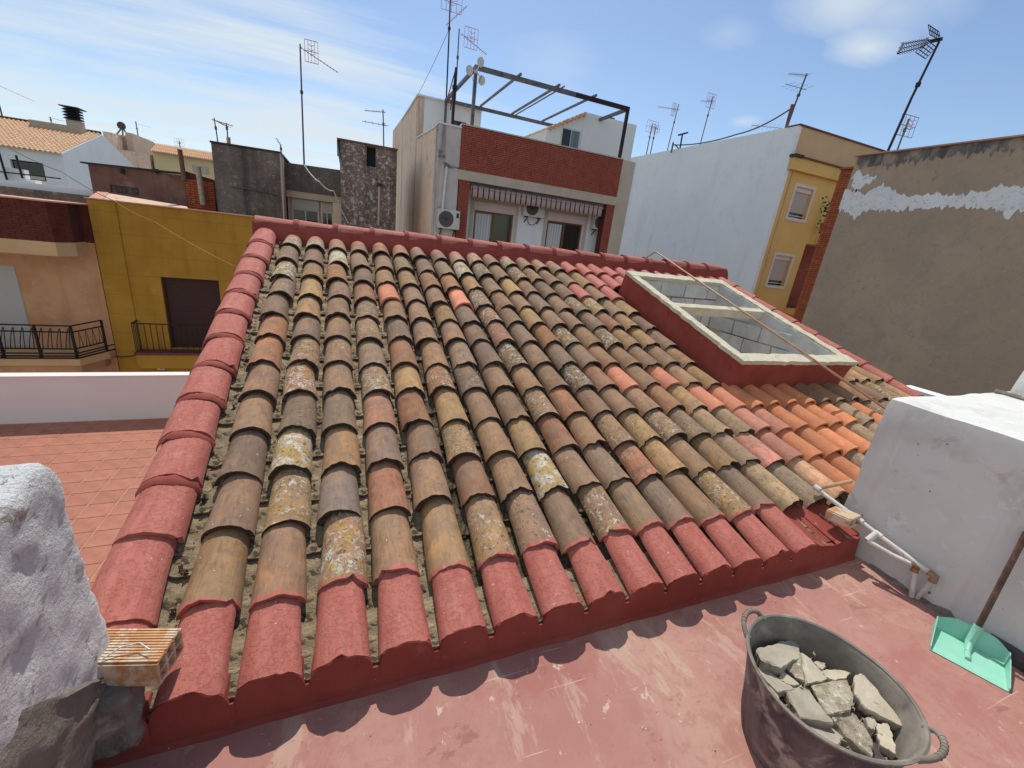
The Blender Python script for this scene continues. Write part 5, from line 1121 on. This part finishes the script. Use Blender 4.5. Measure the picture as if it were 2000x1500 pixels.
for i in range(9):
    f0 = i / 9; x0_, z0_ = xs0 + (xs1 - xs0) * (f0 + .02) + .0, a[1] + (b[1] - a[1]) * f0; ob('eave_tile', MB().tube([(x0_ + .09, Ys - .14, z0_ + .05), (x0_ + .09, Ys + 2.9, z0_ + .09)], .075, 8), 'roof_pale', cb, True)
ob('roof_clutter', MB().box(xs2 - 1.35, xs2 - 1.0, Ys + .2, Ys + .6, b[1] + .06, b[1] + .17), 'dark', cb)
# pergola frame on the roof
pg = thing('rooftop_pergola', 'bare rusty steel pergola frame on the brick fronted house', 'pergola', (7, 17.5, 4.9))
ZP, YF, YBk = 6.70, 15.62, 19.95
PXL, PXR = 4.16, 10.06
ob('beam', MB().bar((PXL - .05, YF, ZP), ((PXL + PXR) * .55, YF, ZP), .10, .13), 'steel', pg); ob('beam', MB().bar(((PXL + PXR) * .55 - .01, YF, ZP), (PXR + .05, YF, ZP), .102, .132), 'steel_dark', pg)
ob('beam', MB().bar((PXL, YF + .05, ZP), (PXL, YBk, ZP), .09, .11), 'steel', pg); ob('beam', MB().bar((PXR, YF + .05, ZP), (PXR, YBk - .4, ZP), .09, .11), 'steel', pg)
ob('beam', MB().bar((PXL - .05, YBk, ZP), (9.3, YBk, ZP), .10, .12), 'steel', pg)
ob('post', MB().bar((PXL, YF, 4.95), (PXL, YF, ZP - .06), .10), 'steel', pg); ob('post', MB().bar((PXR, YF, 4.95), (PXR, YF, ZP - .06), .10), 'steel_dark', pg)
ob('post', MB().bar((PXL, YBk, 4.0), (PXL, YBk, ZP - .06), .09), 'steel', pg)
for x, w in ((5.64, .065), (7.08, .065), (7.27, .035), (8.55, .065)): ob('rafter', MB().bar((x, YF - .18, ZP + .10), (x, YBk + .1, ZP + .10), w), 'steel', pg)
fan = thing('white_paddle_fan', 'white three paddle wind spinner on the left corner of the pergola', 'wind spinner', tuple(ony(930, 140, YF - .2)))
hubp = ony(931, 139, YF - .16); ob('hub', MB().disc(hubp, (0, 1, 0), .05, .08, 12), 'white', fan)
for u, v in ((939, 121), (917, 137), (941, 157)):
    q = ony(u, v, YF - .18); dr = (q - hubp); pts = []
    for k in range(18):
        a = 2 * math.pi * k / 18; pts.append(q + Vector((math.cos(a) * .115, 0, math.sin(a) * .14)))
    mb = MB(); mb.prism(pts, (0, .012, 0)); ob('paddle', mb, 'white', fan); ob('paddle_arm', MB().bar(hubp, q - dr.normalized() * .1, .03), 'white', fan)
cable('spinner_wire', 'thin wire looping below the white wind spinner', [ony(922, 150, YF - .2), ony(930, 162, YF - .2), ony(941, 146, YF - .2)], .006, 'cable_dark', .08)
# ---- pale party wall building with cream front
gb_ = thing('cream_apartment_block', 'tall cream apartment house with blank pale side wall on the right', 'building', (22, D, -7))
GX, GZ = 18.82, 7.78
def G(u, v, y=D): q = ony(u, v, y); return (q.x, q.z)
ob('side_wall', MB().prism([(GX, D - .02, -7), (GX, D - .02, GZ), (GX, 28.5, GZ + .12), (GX, 28.5, -7)], (.2, 0, 0)), 'partywall', gb_)
wins = [(G(1559, 358)[0], G(1594, 364)[0], G(1542, 424)[1], G(1553, 358)[1] - .12), (G(1516, 500)[0], G(1547, 500)[0], G(1500, 556)[1], G(1514, 496)[1] - .1)]
w0 = [19.78, 20.98]
wins = [(w0[0], w0[1], G(1541, 424)[1], G(1553, 358)[1] - .10), (w0[0], w0[1], G(1500, 556)[1], G(1513, 495)[1] - .05)]
rz1, rz0 = G(1575, 478)[1] + .05, G(1545, 590)[1] - .3
zcor = G(1547, 305)[1]
bx0 = G(1574, 478)[0]
mb = MB(); facade(mb, GX + .2, 30, -7, zcor, D, .22, wins + [(bx0, 30, rz0, rz1), (bx0 + .9, 30, G(1600, 465)[1], zcor - 1.6)]); mb.box(GX + .2, 30, D + 1.2, 28.5, -7, GZ); ob('front_wall', mb, 'cream', gb_)
ob('attic_wall', MB().box(GX + .2, 30, D - .02, D + .4, zcor + .02, GZ + .0), 'cream2', gb_); ob('attic_cap', MB().box(GX - .02, 30.1, D - .08, D + .5, GZ, GZ + .06), 'ledge', gb_)
ob('cornice_band', MB().box(GX + .02, 30, D - .22, D, zcor - .55, zcor - .04), 'cream', gb_); ob('gutter', MB().box(GX - .05, 30, D - .30, D - .0, zcor - .04, zcor + .02), 'ledge', gb_)
ob('gutter_end', MB().box(GX - .06, GX + .5, D - .33, D - .02, zcor - .06, zcor + .05), 'dark', gb_)
ob('rain_pipe', MB().tube([(GX + .42, D - .06, zcor - .5), (GX + .42, D - .06, -4)], .045, 8), 'cream2', gb_, True)
ob('corner_band', MB().box(GX + .202, GX + .36, D - .05, D, -7, zcor - .55), 'cream', gb_)
for a, b, c, e in wins:
    for x0_, x1_, z0_, z1_ in ((a - .13, a, c - .12, e + .13), (b, b + .13, c - .12, e + .13), (a, b, e, e + .13), (a, b, c - .14, c)): ob('window_surround', MB().box(x0_, x1_, D - .035, D + .01, z0_, z1_), 'pinkframe', gb_)
    w_ = ob('window', MB().box(a, b, D + .16, D + .20, c, e), 'glass_dark', gb_); ob('shutter', MB().box(a + .03, b - .03, D + .11, D + .14, c + .24, e - .2), 'shutter', w_); ob('shutter_box', MB().box(a, b, D + .06, D + .15, e - .2, e), 'pinkframe', w_); ob('bottom_bar', MB().box(a + .03, b - .03, D + .13, D + .16, c + .1, c + .13), 'white', w_)
ob('loggia_back', MB().box(bx0, 30, D + .9, D + 1.0, rz0, rz1), 'ledge' if False else 'brick', gb_); ob('loggia_back', MB().box(bx0 + .9, 30, D + .9, D + 1.0, G(1600, 465)[1], zcor - 1.6), 'cream2', gb_)
for zb2, xl in ((G(1600, 465)[1], bx0 + .6), (rz0, bx0 + .1)):
    ob('balcony_slab', MB().box(xl, 30, D - .75, D + .2, zb2 - .3, zb2), 'cream', gb_); ob('rail', MB().bar((xl + .05, D - .7, zb2 + 1.0), (30, D - .7, zb2 + 1.0), .04), 'white', gb_)
    for i in range(22): ob('baluster', MB().bar((xl + .05 + i * .16, D - .7, zb2), (xl + .05 + i * .16, D - .7, zb2 + 1.0), .028), 'white', gb_)
pt = thing('balcony_plant', 'green potted plant on the upper balcony beside the brick wall corner', 'plant', tuple(ony(1619, 440, D - .5)))
mb = MB(); rl = random.Random(5); pc0 = ony(1620, 412, D - .5)
for _ in range(90):
    p = pc0 + Vector((rl.gauss(0, .22), rl.gauss(0, .2), rl.gauss(0, .42))); d1_ = Vector((rl.uniform(-1, 1), rl.uniform(-1, 1), rl.uniform(-.6, .6))).normalized() * .13; d2_ = d1_.cross(Vector((rl.random(), rl.random(), rl.random()))).normalized() * .05
    mb.quad(p, p + d1_ * .5 + d2_, p + d1_, p + d1_ * .5 - d2_)
ob('leaves', mb, 'leaf', pt); ob('pot', MB().tube([pc0 - Vector((0, 0, .95)), pc0 - Vector((0, 0, .55))], [.14, .2], 12), 'brick_orange', pt, True); ob('stem', MB().tube([pc0 - Vector((0, 0, .6)), pc0 + Vector((0, 0, .2))], .02, 6), 'leaf', pt)
# ---- grey rendered wall with brick corner and smear of white paint (our side of the street)
gw = thing('grey_side_wall', 'big bare grey cement side wall with brick corner and smear of white paint', 'building', (15, 6, -7))
HX, HY0, HY1, HZ = 14.4, -6.0, 9.60, 5.14
ob('rendered_wall', MB().box(HX, 22, HY0, HY1, -7, HZ), 'greywall', gw)
# mould run stains just below the cap: thin ragged coat of dark growth
def ragged(name, mat, top, bot, x, seed, amp_t, amp_b, n=120, proud=.004):
    """thin ragged coat on the plane x, outline from two lists of (y, z) knots"""
    mb = MB(); ys = [top[0][0] + (top[-1][0] - top[0][0]) * i / n for i in range(n + 1)]
    def ev(kn, y):
        for (y0_, z0_), (y1_, z1_) in zip(kn, kn[1:]):
            if min(y0_, y1_) - 1e-6 <= y <= max(y0_, y1_) + 1e-6: return z0_ + (z1_ - z0_) * ((y - y0_) / (y1_ - y0_) if y1_ != y0_ else 0)
        return kn[-1][1]
    rows = []
    for y in ys: rows.append((y, ev(top, y) + amp_t * fbm((y * 3.1, seed, 0), 2.6), ev(bot, y) + amp_b * fbm((y * 3.1, seed + 7, 0), 3.0)))
    for (ya, ta, ba), (yb3, tb, bb) in zip(rows, rows[1:]):
        if ta > ba and tb > bb: mb.quad((x - proud, ya, ba), (x - proud, ya, ta), (x - proud, yb3, tb), (x - proud, yb3, bb))
    return ob(name, mb, mat, gw)
def H(u, v): q = onx(u, v, HX); return (q.y, q.z)
ragged('mould_stain', 'greywall_top', [(9.55, HZ - .01), (2.0, HZ - .01)], [(9.55, 4.85), (8.6, 4.80), (7.2, 4.90), (5, 4.85), (2, 4.9)], HX, 3, 0, .22, 500)
ragged('paint_smear', 'smear', [H(1650, 372), H(1690, 378), H(1720, 362), H(1745, 372), H(1770, 384), H(1850, 380), H(1930, 372), H(1962, 356), H(1985, 366), (4.5, 4.2)],
       [H(1644, 408), H(1668, 425), H(1700, 410), H(1745, 412), H(1820, 406), H(1890, 406), H(1945, 410), H(1970, 428), H(1990, 410), (4.5, 3.6)], HX, 21, .10, .13, 700, .007)
ragged('paint_smear', 'smear', [H(1662, 350), H(1674, 332), H(1690, 344), H(1712, 346)], [H(1662, 366), H(1674, 372), H(1692, 362), H(1712, 348)], HX, 33, .08, .10, 200, .007)
ob('tile_cap', MB().box(HX - .07, HX + .35, HY0, HY1 + .06, HZ, HZ + .035), 'pinkcap', gw)
bs = ob('brick_corner', MB().box(HX + .03, HX + .6, HY1 - .01, HY1 + .32, -7, HZ - .32), 'joint', gw)
bme = [mesh('brick', MB().box(0, .30, 0, l - .012, 0, .051)) for l in (.25, .125)]
for me in bme: me.materials.append(MT['brick_orange'])
z = -1.2; r = 0
while z < HZ - .36:
    y = HY1 + .004
    for i, me in enumerate(bme if r % 2 else bme[::-1]):
        l = .25 if me is bme[0] else .125
        if i == 0 or True:
            yy = y; y += l
            if yy + l < HY1 + .40: mob('brick', me, None, bs, Matrix.Translation((HX + .02 + random.uniform(-.006, .004), yy, z)))
    z += .0632; r += 1
ob('corner_cap', MB().box(HX - .02, HX + .6, HY1 + .0, HY1 + .40, HZ - .33, HZ - .27), 'brick_orange', gw)
lw_ = thing('low_white_wall', 'small piece of low pale wall showing beyond the right roof edge', 'wall', (9, 2.6, -7)); q = onx(1800, 765, 9.0); q2 = onx(1868, 774, 9.0)
ob('wall', MB().box(9.0, 9.3, q2.y, q.y + .3, -7, q.z), 'partywall', lw_)
# ================================================================== ANTENNAS
def yagi(t_, c, d, L, n, el, up=Vector((0, 0, 1)), r=.009, mat='alu', refl=False):
    d = Vector(d).normalized(); c = Vector(c); cr_ = d.cross(up).normalized(); o = c - d * L * .12
    ob('boom', MB().tube([o, c + d * L * .88], r * 1.25, 6), 'redplastic' if mat == 'red' else mat, t_)
    mb = MB()
    for i in range(n): p = o + d * (L * (i + .5) / n); h = el * (1 - .35 * i / n); mb.tube([p - cr_ * h / 2, p + cr_ * h / 2], r * .6, 5)
    ob('elements', mb, 'alu', t_)
    if refl:
        for s_ in (1, -1):
            mb = MB(); a = o + up * .04 * s_; e = (up * s_ * .85 - d * .35).normalized() * el * .8
            for k in range(6): q = a + e * k / 5; mb.tube([q - cr_ * el * .55, q + cr_ * el * .55], r * .6, 5)
            for sx in (-.55, 0, .55): mb.tube([a + cr_ * el * sx, a + e + cr_ * el * sx], r * .7, 5)
            ob('reflector', mb, 'alu', t_)
def panel(t_, c, w, h, fx=Vector((1, 0, 0)), mat='redplastic'):
    """grid reflector panel with short dipoles in front"""
    up = Vector((0, 0, 1)); mb = MB(); c = Vector(c); w *= .75; h *= .75
    for i in range(5): x = -w / 2 + w * i / 4; mb.tube([c + fx * x - up * h / 2, c + fx * x + up * h / 2], .007, 5)
    ob('grid', mb, 'alu', t_); mb = MB()
    for z in (-h / 2, 0, h / 2): mb.tube([c - fx * w / 2 + up * z, c + fx * w / 2 + up * z], .011, 5)
    ob('frame', mb, mat, t_)
    mb = MB()
    for z in (-.2, .0, .2): mb.tube([c + Vector((0, -.08, z * h)) - fx * w * .2 + up * .05, c + Vector((0, -.08, z * h)), c + Vector((0, -.08, z * h)) + fx * w * .2 + up * .05], .010, 5)
    ob('dipoles', mb, mat, t_)
def antenna(label, base, top, r=.02, mat='mast', stand=0.0):
    base, top = Vector(base), Vector(top); t_ = thing('tv_antenna', label, 'antenna', tuple(base), 'rooftop antennas')
    ob('mast', MB().tube([base - Vector((0, 0, .4 + stand)), base.lerp(top, .5), top], [r * 1.15, r, r * .9], 8), mat, t_, True)
    ob('clamp', MB().tube([base.lerp(top, .62) - Vector((0, 0, .05)), base.lerp(top, .62) + Vector((0, 0, .05))], r * 1.9, 8), mat, t_); return t_
Ya = 18.95
t_ = antenna('tall thin antenna mast rising from the mouldy attic at left centre', ony(594, 322, Ya), ony(586, 86, Ya), .026); c = ony(588, 96, Ya); panel(t_, c + Vector((.32, 0, 0)), .55, .85); yagi(t_, c + Vector((.1, 0, 0)), (1, .2, -.35), 1.3, 12, .3, mat='redplastic')
cable('antenna_cable', 'pale cable hanging from the tall antenna down over the dark walls', [ony(594, 322, Ya - .1), ony(625, 356, Yd - .15), ony(652, 373, Yd - .15), ony(681, 436, Yd - .15)], .022, 'cable', .08)
Yb_ = 20.6
t_ = antenna('tallest antenna mast leaving the top of the photo behind the pergola', ony(872, 200, Yb_), ony(881, -40, Yb_), .03, 'steel_dark', .6); yagi(t_, ony(876, 45, Yb_), (.75, -.2, .75), 1.1, 9, .5, mat='redplastic'); panel(t_, ony(880, 4, Yb_) + Vector((.05, 0, 0)), 1.1, .8)
t_ = antenna('antenna mast with grid head just left of the wind spinner', ony(889, 200, Yb_), ony(897, 56, Yb_), .026, 'mast', .6); c = ony(897, 68, Yb_); panel(t_, c + Vector((.5, 0, 0)), .75, .95); yagi(t_, c + Vector((.2, 0, 0)), (1, .2, -.3), 1.3, 10, .3, mat='redplastic')
t_ = antenna('short dark rusty mast with stays beside the pergola post', ony(884, 232, 17.2), ony(891, 132, 17.2), .05, 'steel_dark', .4)
for e in (ony(873, 195, 17.6), ony(880, 215, 17.4)): ob('stay', MB().tube([ony(890, 136, 17.2), e], .022, 6), 'rust', t_)
t_ = antenna('antenna with two crossing booms above the peeling dark tower', ony(750, 288, 20), ony(748, 214, 20), .024, 'alu'); yagi(t_, ony(748, 219, 20), (-1, .3, -.05), .8, 9, .35); yagi(t_, ony(748, 244, 20) + Vector((.1, 0, 0)), (-1, .1, 0), 1.0, 4, .9); 
t_ = antenna('left one of two small antennas on the black mouldy wall', ony(427, 283, 19), ony(418, 230, 19), .018); yagi(t_, ony(419, 235, 19), (1, .3, -.1), .6, 6, .4, mat='redplastic')
t_ = antenna('antenna standing on the brick flue stub of the black mouldy wall', ony(445, 268, 19), ony(442, 240, 19), .018); yagi(t_, ony(442, 246, 19), (-1, .5, .4), .5, 6, .45, mat='redplastic')
t_ = antenna('tiny bent antenna at the right corner of the black mouldy wall', ony(550, 305, 19), ony(548, 282, 19), .02, 'alu'); yagi(t_, ony(548, 283, 19), (-.4, .3, .6), .3, 3, .2)

def wallant(label, u0, v0, u1, v1, r=.02, x=19.2, stand=.2):
    b0 = onx(u0, v0, x); return antenna(label, b0, ony(u1, v1, b0.y), r, 'mast', stand), b0.y
t_, y = wallant('left one of the twin thin masts at the far end of the pale side wall', 1261, 308, 1274, 243, .03); panel(t_, ony(1274, 248, y), 1.2, .9)
t_, y = wallant('right one of the twin thin masts at the far end of the pale side wall', 1269, 305, 1281, 248, .03); panel(t_, ony(1281, 251, y), .8, .5)
t_, y = wallant('antenna with side boom, second from the left on the pale side wall', 1302, 297, 1326, 203, .026); yagi(t_, ony(1322, 214, y), (-1, .15, -.05), 1.5, 8, .5, mat='redplastic'); panel(t_, ony(1316, 214, y), .4, .9)
t_, y = wallant('antenna with cage head in the middle of the pale side wall', 1366, 285, 1393, 188, .024); panel(t_, ony(1389, 197, y), .8, .9); yagi(t_, ony(1389, 198, y), (-1, .3, -.1), .7, 5, .6, mat='redplastic')
t_ = thing('roof_bracket', 'dark T shaped bracket and short post on the pale side wall', 'bracket', tuple(onx(1328, 292, 19.1)))
y = onx(1328, 292, 19.1).y; ob('post', MB().tube([ony(1327, 296, y), ony(1333, 262, y)], .045, 6), 'steel_dark', t_); ob('top_bar', MB().bar(ony(1325, 264, y), ony(1343, 259, y), .09), 'steel_dark', t_); ob('brace', MB().tube([ony(1318, 282, y), ony(1327, 292, y)], .03, 6), 'steel_dark', t_); ob('short_post', MB().tube([ony(1311, 298, y), ony(1315, 278, y)], .05, 6), 'rust', t_)
t_, y = wallant('leaning antenna with two booms near the corner of the cream block', 1534, 252, 1576, 144, .035, 19.1); yagi(t_, ony(1574, 147, y), (-1, .2, -.1), 1.0, 8, .5); yagi(t_, ony(1564, 172, y) + Vector((.2, 0, 0)), (-1, .1, 0), 1.2, 4, 1.0); ob('stub_post', MB().tube([ony(1535, 252, y), ony(1548, 204, y)], .07, 8), 'rust', t_)
cable('guy_cable', 'long dark cable sloping from the leaning antenna down to the T bracket', [ony(1545, 212, y), onx(1440, 262, 19.1), onx(1316, 283, 19.1)], .035, 'cable_dark', .15)
t_ = thing('fallen_antenna', 'small reddish antenna lying on the roof edge by the leaning mast', 'antenna', tuple(onx(1522, 250, 19.2))); c = onx(1520, 250, 19.2); yagi(t_, c, (-1, .5, 0), 1.4, 8, .7, Vector((0, 0.2, 1)), mat='redplastic')
ylb = onx(1730, 294, HX + .3).y
t_ = antenna('big dark antenna on a leaning pole over the grey wall', onx(1730, 294, HX + .3), ony(1834, 82, ylb), .032, 'steel_dark', .3)
Q = lambda u, v, dy=0.0: ony(u, v, ylb + dy)
def wiregrid(name, A, B, C_, D_, n, m_, r):
    mb = MB(); A, B, C_, D_ = map(Vector, (A, B, C_, D_))
    for i in range(n + 1): f = i / n; mb.tube([A.lerp(B, f), D_.lerp(C_, f)], r, 5)
    for j in range(m_ + 1): f = j / m_; mb.tube([A.lerp(D_, f), B.lerp(C_, f)], r * 1.3, 5)
    ob(name, mb, 'steel_dark', t_)
wiregrid('reflector', Q(1813, 48, .15), Q(1834, 62, -.15), Q(1837, 79, -.1), Q(1816, 68, .1), 6, 2, .008)
wiregrid('reflector', Q(1810, 77, .1), Q(1828, 92, -.1), Q(1808, 115, -.15), Q(1788, 102, .15), 4, 4, .008)
for (u0, v0, u1, v1, dy) in ((1763, 86, 1807, 78, .2), (1759, 95, 1806, 84, 0), (1755, 104, 1800, 92, -.2)):
    ob('boom', MB().tube([Q(u0, v0, dy), Q(u1, v1, dy * .5), Q(1826, 78, 0)], .012, 6), 'steel_dark', t_)
    mb = MB(); a_, b_ = Q(u0, v0, dy), Q(u1, v1, dy * .5)
    for i in range(11): p = a_.lerp(b_, i / 10); mb.tube([p - Vector((.0, .06, .05)), p + Vector((0, .06, .05))], .007, 5)
    ob('elements', mb, 'alu', t_)
ob('end_plate', MB().bar(Q(1764, 85, .2), Q(1754, 105, -.2), .05, .03), 'steel_dark', t_); ob('dipole', MB().bar(Q(1811, 75, .1), Q(1800, 92, -.1), .06, .04), 'steel_dark', t_); ob('head_bracket', MB().bar(Q(1820, 80), Q(1837, 77), .10, .08), 'steel_dark', t_)
b0 = onx(1754, 289, 16.5); t_ = antenna('pale grid antenna just right of the leaning pole', b0, ony(1775, 232, b0.y), .024, 'alu', .3); panel(t_, ony(1772, 246, b0.y), 1.1, .75, Vector((1, 0, .05)))
t_ = antenna('thin antenna pole cut by the left edge of the photo', ony(6, 232, 50), ony(-14, 160, 50), .05, 'mast'); yagi(t_, ony(-12, 163, 50), (1, 0, -.35), 2.6, 8, .9)
t_ = antenna('small antenna behind the peach tile roof ridge', ony(101, 244, 56), ony(98, 228, 56), .045, 'alu'); yagi(t_, ony(98, 230, 56), (1, .2, -.1), 1.0, 4, .8)
t_ = antenna('thin antenna right of the satellite dish on the far roofs', ony(271, 274, 72), ony(265, 237, 72), .06, 'alu'); yagi(t_, ony(265, 241, 72), (1, .3, -.1), 1.6, 5, 1.0); yagi(t_, ony(270, 267, 72), (1, .3, -.1), 2.0, 4, 1.2)
t_ = antenna('small antenna on the distant cream house roof', ony(352, 288, 60), ony(350, 275, 60), .045, 'alu'); panel(t_, ony(350, 278, 60), 1.1, .9)
ds = thing('satellite_dish', 'small round satellite dish on a tripod on the beige block', 'dish', tuple(ony(236, 266, 62.4))); c = ony(238, 246, 62.4)
mb = MB()
for j in range(5):
    for k in range(20): a = 2 * math.pi * k / 20; rr = .38 * j / 4; mb.v.append(tuple(c + Vector((math.cos(a) * rr, .25 * (j / 4) ** 2 * -.5, math.sin(a) * rr))))
mb.f += [(j * 20 + k, j * 20 + (k + 1) % 20, j * 20 + 20 + (k + 1) % 20, j * 20 + 20 + k) for j in range(4) for k in range(20)]
o = ob('dish', mb, 'mast', ds, True); o.modifiers.new('thick', 'SOLIDIFY').thickness = .02
for dx_ in (-.5, .1, .6): ob('leg', MB().tube([c + Vector((0, .1, -.1)), ony(236, 266, 62.4) + Vector((dx_, .2, 0))], .07, 6), 'alu', ds)
# wires strung in front of the houses
cable('wire_over_mustard', 'thin tan wire slanting across the mustard house front', [ony(221, 391, D - .4), ony(300, 432, 14.0), ony(472, 526, 11.5)], .006, 'cable_gold', .05)
cable('wire_over_gable', 'thin wire slanting across the white gable', [ony(20, 290, 19), ony(120, 335, 18.5), ony(222, 392, D - .3)], .009, 'cable_dark', .05)
cable('wire_over_loggia', 'thin wire running from the cream block loggia to the grey wall', [ony(1556, 530, D - 1), onx(1660, 500, HX - .02)], .007, 'cable_gold', .05)
cable('guy_wire', 'faint guy wire from the tallest mast down to the left', [ony(876, 60, Yb_), ony(800, 215, 24)], .010, 'cable_dark', .1)
